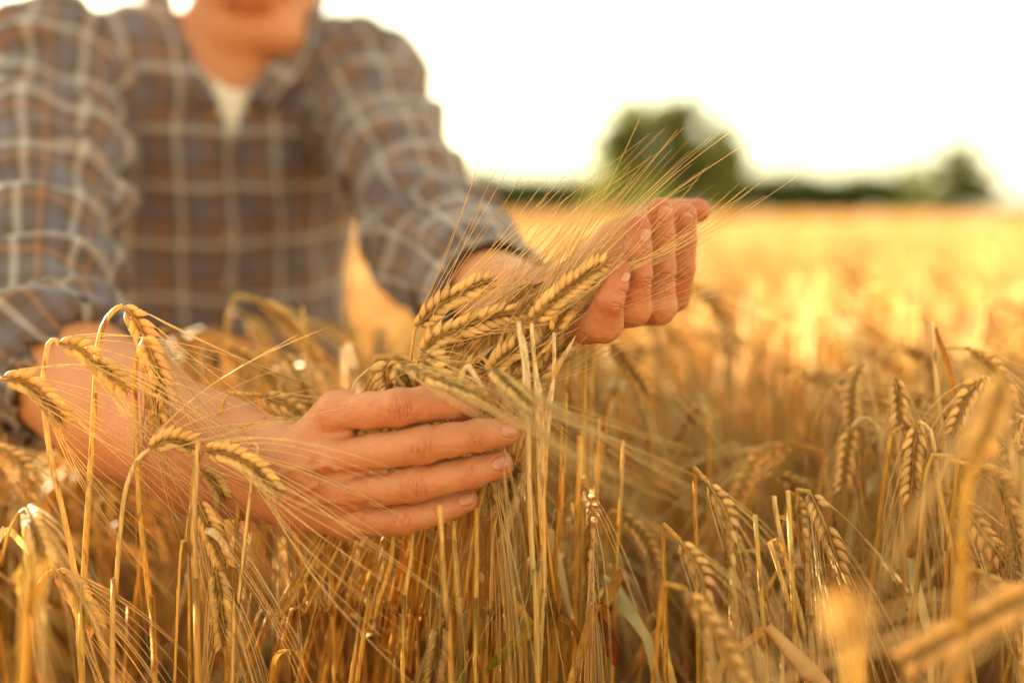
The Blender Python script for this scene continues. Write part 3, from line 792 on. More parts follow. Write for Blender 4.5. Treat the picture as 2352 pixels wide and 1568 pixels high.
link('hair', mesh_from('hair', v_-pb, f_, np.zeros((0, 3), int), np.ones(3)), M_HAIR, person)
M_EYE, nt, b = newmat('eye'); b.inputs['Base Color'].default_value = (.05, .03, .02, 1); b.inputs['Roughness'].default_value = .1
for s in (-1, 1):
    mb = MB(); c = hp(s*.032, -.0885, .013); tube(mb, [c+HX*-.011, c+HX*-.005-HY*.001, c+HX*.005-HY*.001, c+HX*.011], [.0008, .0028, .0028, .0008], 8, (1, 1, 1)); link('eye', mb.mesh('eye'), M_EYE, body).location = -pb

# ------------------------------------------------------------------ the held bunch and the stalks one can tell apart
print('barley...')
UPR = np.array([.62, .10, .62])        # awns swept up and to the right by the hand
FAR = np.array([.80, .12, .42])
DN = np.array([.55, -.05, -.75])
def H(label, **k): return stalk(label, **k)
hand_n = dict(nodes=())
# E3: the ear lying into the left hand, with its stem in front
H('long plump ear laid against the little finger of the open hand',
  stem=[(1221, 742, .537), (1224, 790, .536), (1230, 860, .535), (1236, 1000, .536), (1247, 1180, .54), (1250, 1400, .545), (1236, 1590, .55)],
  ear=[(1220, 741, .537), (1271, 690, .537), (1335, 640, .540), (1400, 598, .543)], seed=3, sw=13, orange=.05, nodes=(.58,), pale=.6,
  ear_kw=dict(n=12, kl=.0120, kw=.0022, awn=.115, bias=[[.30, .02, .8], [.85, .05, .5]], face=[0, -1, .1]),
  leaves=[dict(p=[(1224, 836, .534), (1240, 812, .533), (1262, 790, .532), (1276, 765, .531)], w=11, c=(C_STRAW, C_PALE), side=[.5, 0, .8]),
          dict(p=[(1230, 838, .535), (1238, 930, .533), (1243, 1100, .535), (1246, 1250, .538)], w=19, c=(C_PALE*.95, C_STRAW), side=[1, .1, 0], ww=[.4, 1, .9, .5], twist=.1)])
H('short shaded ear under the long plump ear beside the little finger of the open hand',
  stem=[(1273, 764, .550), (1272, 850, .549), (1262, 960, .548), (1250, 1080, .548), (1244, 1300, .55), (1236, 1590, .555)],
  ear=[(1272, 766, .550), (1300, 712, .552), (1335, 675, .556), (1368, 648, .560)], seed=4, sw=12, orange=.1, nodes=(), pale=.5,
  ear_kw=dict(n=9, kl=.0110, kw=.0023, awn=.10, bias=[[.5, .02, .65], [.9, .05, .45]]),
  leaves=[dict(p=[(1270, 870, .547), (1285, 835, .546), (1305, 800, .545), (1322, 770, .545)], w=11, c=(C_STRAW, C_PALE)),
          dict(p=[(1268, 880, .547), (1254, 1000, .546), (1249, 1150, .546)], w=16, c=(C_PALE, C_STRAW), ww=[.3, 1, .9, .5], twist=.1)])
H('pale flat broken stem with no ear standing just left of the long ear\'s stem',
  stem=[(1191, 738, .533), (1197, 790, .532), (1208, 860, .532), (1213, 1000, .534), (1217, 1150, .537), (1226, 1350, .54), (1237, 1590, .545)],
  seed=5, sw=15, orange=.05, nodes=(), pale=.7, leaves=[dict(p=[(1190, 737, .532), (1203, 800, .531), (1209, 860, .531), (1212, 960, .532)], w=19, c=(C_PALE, C_PALE*.9), ww=[.15, .8, 1, .4], side=[1, .1, 0], twist=.1)])
# E1
H('ear highest in the held bunch, its awns fanning up before the plaid sleeve',
  stem=[(953, 757, .562), (948, 785, .562), (943, 850, .566), (950, 960, .578), (975, 1150, .585), (985, 1350, .59), (985, 1590, .60)],
  ear=[(955, 755, .562), (1008, 704, .562), (1070, 668, .562), (1135, 640, .562)], seed=6, sw=9, orange=.5, nodes=(.6,),
  ear_kw=dict(n=10, kl=.0120, kw=.0022, awn=.115, bias=[[.06, .02, 1], [.85, .05, .45]]))
# E2
H('long ear lying across the middle of the held bunch, pointing to the open palm',
  stem=[(968, 815, .553), (955, 850, .556), (965, 960, .575), (1000, 1150, .58), (1010, 1350, .59), (1003, 1590, .60)],
  ear=[(970, 812, .553), (1003, 778, .552), (1070, 748, .552), (1140, 726, .554), (1205, 716, .558)], seed=7, sw=9, orange=.3, nodes=(),
  ear_kw=dict(n=12, kl=.0120, kw=.0022, awn=.12, bias=[[.55, .03, .8], [.92, .05, .40]]),
  leaves=[dict(p=[(980, 815, .550), (1020, 800, .548), (1060, 790, .547), (1080, 783, .547)], w=9, c=(C_PALE*.8, C_STRAW*.7), ww=[1, .9, .7, .1])])
held = [
 ('dark shaded ear tucked under the long middle ear of the bunch', [(1062, 806, .566), (1085, 770, .566), (1120, 742, .568), (1165, 712, .572)], dict(kl=.0112, kw=.0022), [(1058, 815, .566), (1050, 870, .570), (1060, 960, .585)]),
 ('ear showing small behind the long middle ear, below the palm', [(1140, 735, .577), (1170, 700, .578), (1205, 672, .580), (1240, 648, .583)], dict(), [(1135, 745, .577), (1110, 850, .585), (1100, 960, .59)]),
 ('plump ear low in the bunch pointing up to the pale flat stem', [(1135, 836, .556), (1160, 806, .556), (1195, 782, .558), (1240, 752, .561)], dict(kl=.0118, kw=.0022), [(1130, 845, .556), (1115, 900, .566), (1105, 980, .585)]),
 ('ear in the lower bunch with fat shining grains just above the middle fingertip', [(1163, 880, .560), (1180, 850, .560), (1205, 825, .562), (1235, 800, .565)], dict(kl=.0115, kw=.0023), [(1158, 890, .560), (1140, 950, .575), (1130, 1000, .585)]),
 ('lowest ear of the bunch, just above the index fingertip', [(1122, 905, .556), (1145, 885, .556), (1180, 868, .558), (1215, 850, .562)], dict(kl=.0112, kw=.0022), [(1112, 915, .558), (1090, 950, .58), (1085, 1000, .59)]),
 ('ear pressed flat in the bunch next to the heel of the open hand', [(1235, 850, .578), (1262, 800, .580), (1290, 760, .582), (1325, 712, .584)], dict(), [(1230, 865, .578), (1205, 960, .585), (1190, 1040, .59)]),
 ('dark ear between the third pale stem and the heel of the open hand', [(1210, 905, .582), (1240, 860, .584), (1270, 822, .586), (1302, 778, .588)], dict(), [(1205, 915, .582), (1185, 990, .588), (1175, 1060, .59)]),
 ('ear rising behind the two pale stems at mid height of the bunch', [(1180, 935, .575), (1210, 885, .578), (1240, 845, .58), (1272, 800, .582)], dict(), [(1175, 945, .575), (1160, 1010, .585)]),
 ('loose ear lying on its side above the index knuckle', [(1042, 880, .570), (1075, 850, .570), (1110, 825, .572), (1145, 800, .575)], dict(), [(1035, 890, .570), (1030, 960, .585)]),
 ('ear half hidden at the centre of the bunch behind the white folded leaf', [(1095, 870, .574), (1120, 835, .574), (1150, 800, .576), (1188, 765, .578)], dict(), [(1090, 880, .574), (1080, 960, .585)]),
 ('upper ear reaching over the open palm under the awns', [(1110, 770, .590), (1160, 728, .592), (1215, 690, .594), (1262, 655, .596)], dict(), [(1105, 780, .59), (1080, 900, .592)]),
 ('rearmost ear of the bunch along the forearm of the open hand', [(1010, 815, .590), (1045, 790, .592), (1090, 765, .594), (1130, 745, .596)], dict(), [(1005, 825, .59), (1000, 930, .592)]),
]
for i, (lb, er, kw, st) in enumerate(held):
    b_ = st[-1]; st = st + [(b_[0]*.6+560-60+rnd.uniform(-60, 60)*0+(b_[0]-1050)*.1, 1250, .588), (b_[0]*.6+470+rnd.uniform(-40, 40), 1590, .60)]
    k = dict(awn=.115, bias=[[.55, .05, .78], [.80, .05, .55]], tone=rnd.uniform(.82, 1), awnp=1, arad=.0003); k.update(kw)
    H(lb, stem=st, ear=er, seed=20+i, sw=9, nodes=(.7,), group='ears of the held bunch', ear_kw=k)
held2 = [
 ('ear lying low in the bunch against the base of the first pale stem', [(1118, 862, .552), (1140, 838, .551), (1165, 815, .551), (1192, 796, .552)]),
 ('ear wedged between the two knots of the bunch above the index finger', [(1010, 905, .560), (1035, 878, .558), (1062, 856, .558), (1092, 838, .560)]),
 ('ear at the lower right of the bunch crossing behind the third pale stem', [(1225, 880, .562), (1252, 842, .563), (1278, 812, .565), (1308, 785, .567)]),
 ('ear in the right flank of the bunch just under the short shaded ear', [(1285, 822, .566), (1305, 785, .567), (1328, 752, .569), (1350, 722, .571)]),
 ('ear between the second and third pale stems at mid height', [(1232, 818, .556), (1243, 792, .556), (1256, 768, .557), (1268, 742, .558)]),
 ('ear crossing above the middle fingertip behind the hooked pale ear', [(1175, 965, .565), (1195, 930, .565), (1215, 902, .566), (1238, 872, .568)]),
]
for i, (lb, er) in enumerate(held2):
    x0, y0, d0 = er[0]
    H(lb, stem=[(x0-4, y0+12, d0+.003), (x0-18, y0+60, d0+.012), (x0*.7+300, 1240, .588), (x0*.6+440, 1590, .60)], ear=er, seed=80+i, sw=9, nodes=(.7,), group='ears of the held bunch',
      ear_kw=dict(awn=.10, bias=[[.55, .05, .78], [.80, .05, .55]], tone=rnd.uniform(.8, 1), awnp=.55, kl=.0116, kw=.0022))
down = [
 ('plump ear drooping from the left knot of the bunch with big open grains', [(969, 812, .552), (988, 826, .550), (1012, 846, .550), (1040, 868, .551)], .0128, [(965, 815, .556), (950, 850, .566), (960, 950, .585)]),
 ('second drooping ear of the left knot hanging just above the index finger', [(968, 830, .548), (990, 850, .546), (1010, 872, .546), (1030, 896, .548)], .0120, [(962, 828, .556), (940, 850, .57), (955, 950, .585)]),
 ('ear hanging down at the far left edge of the bunch over the index knuckle', [(900, 832, .560), (890, 850, .558), (892, 872, .558), (898, 895, .558)], .0118, [(905, 830, .562), (925, 845, .57), (940, 950, .585)]),
 ('small loose ear hanging inside the left knot of the bunch', [(915, 835, .566), (925, 855, .565), (935, 875, .565), (940, 896, .565)], .0110, [(920, 832, .57), (945, 850, .575), (955, 950, .588)]),
]
for i, (lb, er, kl, st) in enumerate(down):
    st = st+[(960, 1240, .59), (900+30*i, 1590, .60)]
    H(lb, stem=st, ear=er, seed=50+i, sw=8, orange=.3, nodes=(), group='ears of the held bunch',
      ear_kw=dict(kl=kl, kw=.0023, awn=.075, n=7+i % 2, spread=1.3, awnp=.7, bias=[[.5, 0, -.6], [.6, 0, -.5]], droop=.1))
# near, out-of-focus ears crossing in front of the upper hand
H('pale blurred ear slanting down across the index fingertip, nearer than the hands',
  stem=[(905, 830, .520), (890, 845, .53), (895, 900, .562), (915, 1010, .60), (930, 1250, .60), (920, 1590, .61)],
  ear=[(907, 833, .520), (950, 853, .512), (1015, 882, .506), (1080, 906, .500), (1130, 930, .497)], seed=60, sw=8, nodes=(),
  ear_kw=dict(n=12, kl=.0112, kw=.0021, awn=.115, spread=1, bias=[[.85, -.05, -.55], [.95, -.03, -.38]], face=[0.2, -.3, 1], tone=.9, arad=.00036))
H('smaller pale ear hooking over before the bunch above the middle fingertip',
  stem=[(1128, 846, .505), (1112, 824, .51), (1098, 822, .52), (1080, 850, .545), (1062, 900, .57), (1060, 1000, .59), (1050, 1250, .595), (1040, 1590, .61)],
  ear=[(1128, 848, .505), (1148, 868, .500), (1175, 895, .494), (1222, 940, .488)], seed=61, sw=7, orange=.9, nodes=(),
  ear_kw=dict(n=9, kl=.0108, kw=.0021, awn=.11, spread=1, bias=[[.85, -.05, -.55], [.93, -.03, -.40]], face=[0.2, -.3, 1], tone=.75, arad=.00036))
def loose_leaf(label, p, w, c, ww=(.5, 1, .9, .1), side=(1, 0, .2), curl=.3, twist=.5, wt=(0, .2, .8, 1)):
    base = P(*p[0]); ro = root('dry_leaf', label, 'leaf', base)
    lb = MB(); pts = catmull(np.array([P(*q) for q in p])-base, 22); tt = np.linspace(0, 1, 22)
    wd = mm(w/2, p[0][2])*np.interp(tt, wt, ww)
    sd = np.array([unit(np.array(side)*math.cos(twist*t)+np.array([0, -1., 0])*math.sin(twist*t)) for t in tt])
    strip(lb, pts, wd, sd, mixc(c[0], c[1], tt), curl)
    vn, l4, l3, cc = lb.arrays()
    me = lb.mesh('leaf'); o = link('blade', me, M_LEAF, ro); return ro
loose_leaf('white folded leaf sticking up at the centre of the bunch above the index fingertip', [(1132, 924, .515), (1110, 893, .515), (1090, 862, .516), (1070, 838, .518), (1055, 870, .535), (1040, 900, .55)], 20, (C_PALE, C_PALE*1.05), (.1, .5, 1, .6), side=(1, 0, .6), twist=.1)
loose_leaf('orange brown leaf crossing behind the white folded leaf', [(1040, 900, .56), (1055, 860, .552), (1080, 835, .548), (1110, 822, .55)], 16, (C_ORNG, C_STRAW), (.6, 1, .7, .1))
loose_leaf('brown leaf edge poking out left of the bunch over the index knuckle', [(875, 890, .545), (905, 868, .548), (940, 850, .555), (970, 830, .56)], 9, (C_BROWN*1.6, C_STRAW))
loose_leaf('thin curled leaf slipping down between the index fingertip and the pale stems', [(1075, 885, .553), (1100, 905, .548), (1130, 930, .545), (1160, 950, .545)], 12, (C_STRAW, C_BROWN*2))
loose_leaf('light leaf lying diagonally behind the dark shaded ear', [(1010, 885, .565), (1060, 855, .562), (1105, 815, .560), (1140, 790, .56)], 17, (C_STRAW*.85, C_PALE*.8))
loose_leaf('dark speckled curled ear sheath right of the ring fingertip', [(1160, 1215, .552), (1150, 1250, .55), (1175, 1180, .55), (1205, 1090, .553), (1210, 1030, .556)], 20, (C_STRAW*.7, C_PALE*.7))

# stems of the bunch below the hand
labels_b = ['stem under the fist of the closed hand, one of the upright held stems']
cnt = 0
for i in range(52):
    u = (i+rnd.uniform(.1, .9))/52
    xt = 845+395*u; d = .556+.045*rnd.random() if xt > 1105 else .566+.036*rnd.random()
    xb = 560+760*u+rnd.uniform(-70, 70); yt = 1000+rnd.uniform(-60, 80)
    if 905 < xt < 1100: yt = 1060
    if xt > 1110: yt = 930+rnd.uniform(0, 250)
    xm = (xt*.35+xb*.65)
    nd = rnd.choice([(), (rnd.uniform(.35, .62),), (rnd.uniform(.35, .62),)])
    lb = ('upright held stem below the wrist end of the closed fist' if xt < 935 else 'upright held stem below the middle of the closed fist' if xt < 1035 else
          'upright held stem below the fingertips of the closed hand' if xt < 1130 else 'upright held stem just right of the closed fingertips')
    o = H(lb,
      stem=[(xt, yt, d+.004), (xt+(xb-xt)*.38, 1230, d), (xt+(xb-xt)*.70, 1410, d+.005), (xb, 1600, d+.02+.03*rnd.random())], seed=100+i,
      sw=rnd.choice([8, 10, 11, 13]), orange=rnd.choice([.3, .6, .9, 1.0, 1.0]), nodes=nd, group='stems of the held bunch')
# stems whose ears nod behind / right of the bunch
for i, (x0, y0, d0, x1, ww, og, nd) in enumerate([(1305, 790, .60, 1275, 11, .4, (.6,)), (1345, 800, .61, 1330, 12, .2, ()), (1400, 930, .62, 1300, 12, .9, (.57,)), (1432, 1010, .60, 1405, 10, .5, ()),
      (1375, 960, .60, 1360, 12, .6, (.45,)), (1330, 1000, .585, 1318, 14, .6, ()), (1290, 980, .578, 1268, 11, 1, (.5,)), (1525, 1380, .63, 1460, 13, .3, ()), (1405, 1320, .62, 1390, 14, .2, ()), (1350, 1180, .575, 1348, 12, .4, (.4,))]):
    H('upright stem in the loose row right of the pale stems, below the open hand', stem=[(x0, y0, d0), ((x0*2+x1)/3, (y0*2+1568)/3, d0), (x1, 1590, d0+.01)], seed=200+i, sw=ww, orange=og, nodes=nd, group='stems below the open hand')
# left foreground stalks
H('front left stalk arching tallest over the forearm, its long ear nodding down right',
  stem=[(282, 703, .562), (262, 712, .56), (236, 750, .558), (222, 820, .556), (213, 1000, .552), (200, 1200, .55), (190, 1400, .55), (188, 1600, .55)], sw=16, orange=.15, nodes=(.36,), seed=301,
  ear=[(284, 703, .562), (312, 735, .562), (342, 800, .564), (368, 870, .566), (385, 930, .568)],
  ear_kw=dict(n=12, kl=.0118, kw=.0022, awn=.13, bias=[[.75, 0, -.35], [.45, 0, -.85]]))
H('front left stalk with a short ear nodding right, lower than the tallest arch',
  stem=[(128, 778, .545), (112, 785, .545), (104, 830, .545), (98, 900, .545), (116, 1050, .545), (150, 1200, .547), (180, 1380, .55), (188, 1600, .55)], sw=15, orange=.2, nodes=(.48,), seed=302, pale=.3,
  ear=[(135, 790, .545), (180, 800, .545), (230, 838, .547), (298, 900, .55)],
  ear_kw=dict(n=10, kl=.0118, kw=.0022, awn=.125, bias=[[.85, 0, -.40], [.70, 0, -.65]]))
H('slender left stalk behind the tall arch, its narrow ear hanging straight down',
  stem=[(335, 772, .575), (320, 800, .575), (311, 860, .575), (314, 1000, .575), (325, 1200, .578), (345, 1400, .58), (360, 1600, .58)], sw=13, orange=.3, nodes=(.55,), seed=303,
  ear=[(337, 772, .575), (356, 850, .578), (362, 930, .58), (368, 1005, .582)],
  ear_kw=dict(n=12, kl=.0115, kw=.0022, awn=.12, bias=[[.35, 0, -.9], [.15, 0, -1]]))
H('left stalk curling over into a small ear that points level toward the wrist',
  stem=[(345, 1032, .538), (318, 1052, .538), (292, 1110, .538), (278, 1200, .54), (265, 1380, .545), (258, 1600, .55)], sw=13, orange=.15, nodes=(), seed=304, pale=.4,
  ear=[(345, 1032, .538), (380, 1014, .538), (415, 1016, .54), (452, 1028, .543)],
  ear_kw=dict(n=7, kl=.0118, kw=.0022, awn=.12, bias=[[.8, 0, .25], [.95, 0, -.2]]))
H('ear drooping over the wrist beside a thick brown stem stub',
  stem=[(468, 1035, .535), (456, 1060, .54), (450, 1150, .545), (446, 1300, .55), (455, 1600, .555)], sw=8, orange=.5, nodes=(), seed=305,
  ear=[(470, 1034, .535), (525, 1042, .53), (585, 1075, .53), (643, 1138, .53)],
  ear_kw=dict(n=12, kl=.0108, kw=.0022, awn=.12, bias=[[.80, 0, -.45], [.72, 0, -.65]]))
H('thick brown mottled stem stub broken off level with the wrist',
  stem=[(456, 1012, .528), (450, 1100, .529), (443, 1240, .53), (452, 1400, .532), (456, 1600, .535)], sw=17, orange=.8, nodes=(), seed=306, pale=.3)
H('curled dark ear hanging behind the thick brown stub', stem=[(462, 1080, .56), (450, 1072, .56), (440, 1120, .56), (436, 1590, .57)], sw=8, seed=307, nodes=(),
  ear=[(463, 1082, .56), (485, 1098, .56), (500, 1118, .56), (512, 1140, .56)], ear_kw=dict(n=7, awn=.09, tone=.75, bias=[[.4, 0, -.8], [.4, 0, -.8]]))
H('hanging ear right of the thick stub with a folded pale leaf over it',
  stem=[(452, 1150, .55), (440, 1160, .55), (428, 1230, .55), (400, 1590, .555)], sw=8, seed=308, orange=.3,
  ear=[(455, 1150, .55), (472, 1190, .55), (495, 1245, .552), (520, 1305, .555)], nodes=(),
  ear_kw=dict(n=10, kl=.0115, kw=.0023, awn=.12, bias=[[.45, 0, -.85], [.3, 0, -.95]]),
  leaves=[dict(p=[(470, 1217, .545), (495, 1225, .542), (520, 1255, .542), (545, 1292, .545)], w=20, c=(C_PALE, C_PALE*.9), ww=[.5, 1, .6, .05])])
H('lower hanging ear in the left foreground between two thin stems', stem=[(494, 1308, .55), (487, 1318, .552), (480, 1400, .555), (470, 1590, .56)], sw=7, seed=309, nodes=(),
  ear=[(495, 1308, .55), (505, 1360, .55), (512, 1420, .552), (516, 1485, .555)], ear_kw=dict(n=12, kl=.0115, kw=.0023, awn=.11, tone=.9, bias=[[.1, 0, -1], [.15, 0, -1]]))
H('thin pale straight stem bent sharply at its top beside the wrist', stem=[(592, 1022, .54), (588, 1060, .54), (578, 1110, .54), (560, 1260, .545), (545, 1400, .55), (532, 1600, .555)], sw=10, seed=310, orange=.1, pale=.5, nodes=(),
  leaves=[dict(p=[(591, 1020, .54), (570, 1022, .54), (545, 1030, .54), (515, 1045, .542)], w=8, c=(C_PALE, C_PALE), ww=[.8, 1, .7, .2])])
H('blurred glowing ear at the left edge drooping below the white neck of its stem', stem=[(60, 1168, .52), (40, 1180, .52), (20, 1225, .52), (5, 1290, .52), (-10, 1590, .53)], sw=9, seed=311, nodes=(),
  ear=[(60, 1168, .52), (78, 1205, .51), (95, 1255, .505), (108, 1305, .50)], ear_kw=dict(n=12, kl=.012, kw=.0024, awn=.11, bias=[[.35, 0, -.9], [.2, 0, -1]]))
H('ear low at the left crossing the green foot of the front stalk', stem=[(128, 1308, .545), (110, 1320, .54), (90, 1340, .53), (70, 1420, .52), (50, 1600, .51)], sw=17, seed=312, orange=.5, nodes=(),
  ear=[(128, 1310, .545), (165, 1340, .548), (195, 1385, .55), (225, 1440, .553)], ear_kw=dict(n=11, kl=.0118, kw=.0022, awn=.12, bias=[[.5, 0, -.8], [.3, 0, -.9]]))
H('sunlit ear entering at the left edge above the forearm', stem=[(5, 868, .535), (-20, 885, .535), (-35, 960, .54), (-30, 1590, .55)], sw=10, seed=313, nodes=(),
  ear=[(5, 870, .535), (55, 878, .537), (105, 915, .54), (152, 972, .545)], ear_kw=dict(n=11, kl=.0118, kw=.0022, awn=.13, bias=[[.8, 0, -.45], [.6, 0, -.8]]))
H('tall front stem at the left with an orange foot, ear lost above it', stem=[(308, 850, .568), (312, 1000, .567), (322, 1180, .565), (338, 1330, .565), (352, 1460, .566), (358, 1600, .57)], sw=16, orange=.55, nodes=(.62,), seed=314)
H('leaning brown stem behind the orange footed stem', stem=[(330, 1230, .60), (318, 1330, .60), (300, 1450, .60), (285, 1600, .60)], sw=12, orange=.8, seed=315, nodes=())
H('short yellow stem tip standing in front of the little finger', stem=[(1010, 1160, .505), (1013, 1200, .505), (1019, 1330, .507), (1030, 1450, .51), (1037, 1600, .515)], sw=13, orange=.75, seed=316, nodes=(), pale=.2)
H('bold green and yellow stem below the ring finger', stem=[(1042, 1195, .555), (1046, 1300, .553), (1055, 1440, .552), (1060, 1600, .555)], sw=15, orange=.2, seed=317, nodes=(.12,))
H('speckled tan stem running down from the little fingertip', stem=[(1094, 1165, .552), (1095, 1300, .551), (1092, 1460, .55), (1094, 1600, .555)], sw=15, orange=.35, seed=318, nodes=(.5,))
H('slanting orange stem with a dark joint under the fist', stem=[(905, 1215, .555), (898, 1290, .553), (880, 1350, .55), (850, 1440, .548), (815, 1600, .55)], sw=15, orange=.85, seed=319, nodes=(.28,))
H('second slanting yellow stem low under the wrist', stem=[(885, 1290, .56), (860, 1370, .555), (830, 1480, .55), (800, 1600, .55)], sw=13, orange=.6, seed=320, nodes=())
H('yellow stem with a pale joint below the little finger', stem=[(948, 1210, .556), (942, 1300, .553), (932, 1350, .551), (928, 1460, .55), (925, 1600, .553)], sw=13, orange=.3, seed=321, nodes=(.22,))
H('dark plump ear lying low behind the yellow stem under the fist', stem=[(1012, 1440, .575), (1020, 1425, .575), (1026, 1380, .575), (1000, 1230, .585), (990, 1600, .6)][:3]+[(1030, 1600, .58)], sw=6, seed=322, nodes=(),
  ear=[(1012, 1435, .572), (1008, 1480, .572), (1000, 1520, .572), (994, 1570, .574)], ear_kw=dict(n=12, kl=.0118, kw=.0022, awn=.08, tone=.7))
H('dark ear with reddish grains peeping out right of the ring fingertip', stem=[(1205, 1030, .572), (1212, 1000, .575), (1190, 1100, .59), (1185, 1600, .6)], sw=6, seed=323, nodes=(),
  ear=[(1190, 1060, .566), (1175, 1110, .564), (1160, 1160, .562), (1145, 1200, .562)], ear_kw=dict(n=10, kl=.0118, kw=.0022, awn=.07, tone=.62, bias=[[-.2, 0, -1], [-.2, 0, -1]]))
for (lb, p_, w, cc) in [
  ('broad green and brown leaf lying low across the stems under the open hand', [(1120, 1540, .56), (1170, 1490, .552), (1215, 1450, .548), (1255, 1400, .55)], 26, (C_GREEN*.9, C_ORNG*.8)),
  ('green tipped leaf pointing up left of the two pale stems', [(1250, 1480, .55), (1220, 1440, .55), (1195, 1405, .552), (1170, 1365, .555)], 24, (C_GREEN*1.1, C_ORNG)),
  ('curled brown leaf arching over low right of the pale stems', [(1262, 1480, .556), (1262, 1432, .553), (1290, 1418, .55), (1325, 1450, .55), (1345, 1530, .552)], 17, (C_ORNG*.7, C_BROWN)),
  ('big folded tan leaf low at the right of the bunch', [(1305, 1580, .55), (1335, 1500, .545), (1355, 1430, .543), (1372, 1385, .543), (1400, 1420, .548), (1425, 1480, .552)], 24, (C_STRAW*.85, C_BROWN*1.5)),
  ('dark red brown leaf hanging right of the folded tan leaf', [(1375, 1385, .56), (1395, 1430, .558), (1405, 1480, .558), (1412, 1530, .56)], 34, (C_BROWN, np.array([.22, .05, .01]))),
  ('crumpled speckled leaf end standing at the right of the loose stems', [(1395, 1390, .565), (1408, 1350, .563), (1420, 1325, .562), (1430, 1300, .562)], 26, (C_STRAW*.7, C_BROWN*2)),
  ('twisted green leaf crossing low under the fist', [(960, 1568, .575), (930, 1540, .57), (900, 1500, .57), (860, 1475, .575)], 12, (C_BROWN, C_ORNG*.6)),
  ('slim curled leaf in the lower left foreground', [(620, 1568, .555), (632, 1510, .55), (660, 1490, .55), (690, 1500, .55), (700, 1540, .55)], 12, (C_ORNG, C_STRAW)),
  ('dry leaf bent back at the far left edge', [(-10, 1250, .53), (15, 1212, .53), (60, 1255, .535), (115, 1320, .54)], 22, (C_PALE*.9, C_STRAW)),
  ]: loose_leaf(lb, p_, w, cc)
# big blurred near things
H('large blurred glowing stem at the lower left corner, nearest to the camera', stem=[(108, 1290, .40), (92, 1340, .40), (72, 1420, .40), (55, 1600, .41)], sw=30, orange=.4, seed=330, nodes=())
H('large blurred ear slanting across the lower right corner, nearest of all', stem=[(2420, 1340, .42), (2480, 1390, .42), (2490, 1600, .43)], sw=14, seed=331, nodes=(),
  ear=[(2400, 1350, .415), (2290, 1400, .41), (2170, 1465, .405), (2060, 1525, .40)], ear_kw=dict(n=13, kl=.0125, kw=.0028, awn=.12, bias=[[-.8, 0, -.35], [-.9, 0, -.3]]))
H('pale blurred tip of a stalk close to the camera low on the right', stem=[(1945, 1405, .29), (1955, 1480, .29), (1965, 1600, .295)], sw=26, seed=332, nodes=(), orange=.1,
  ear=[(1950, 1470, .29), (1948, 1440, .29), (1944, 1410, .29), (1940, 1390, .29)], ear_kw=dict(n=4, kl=.008, kw=.0030, awn=.0, awnp=0, tone=1.1))
H('tall blurred stalk crossing the right field, closer than the sunlit tangle', stem=[(2300, 850, .40), (2270, 950, .40), (2225, 1100, .40), (2205, 1300, .40), (2200, 1600, .41)], sw=34, orange=.6, seed=333, nodes=(),
  ear=[(2300, 860, .40), (2285, 920, .40), (2262, 985, .40), (2235, 1050, .40)], ear_kw=dict(n=12, kl=.0112, kw=.0024, awn=.08))
H('pale blurred stem leaning at the right edge', stem=[(2300, 930, .47), (2318, 1020, .47), (2345, 1150, .47), (2365, 1400, .47)], sw=26, orange=.1, seed=334, nodes=(), pale=.5)
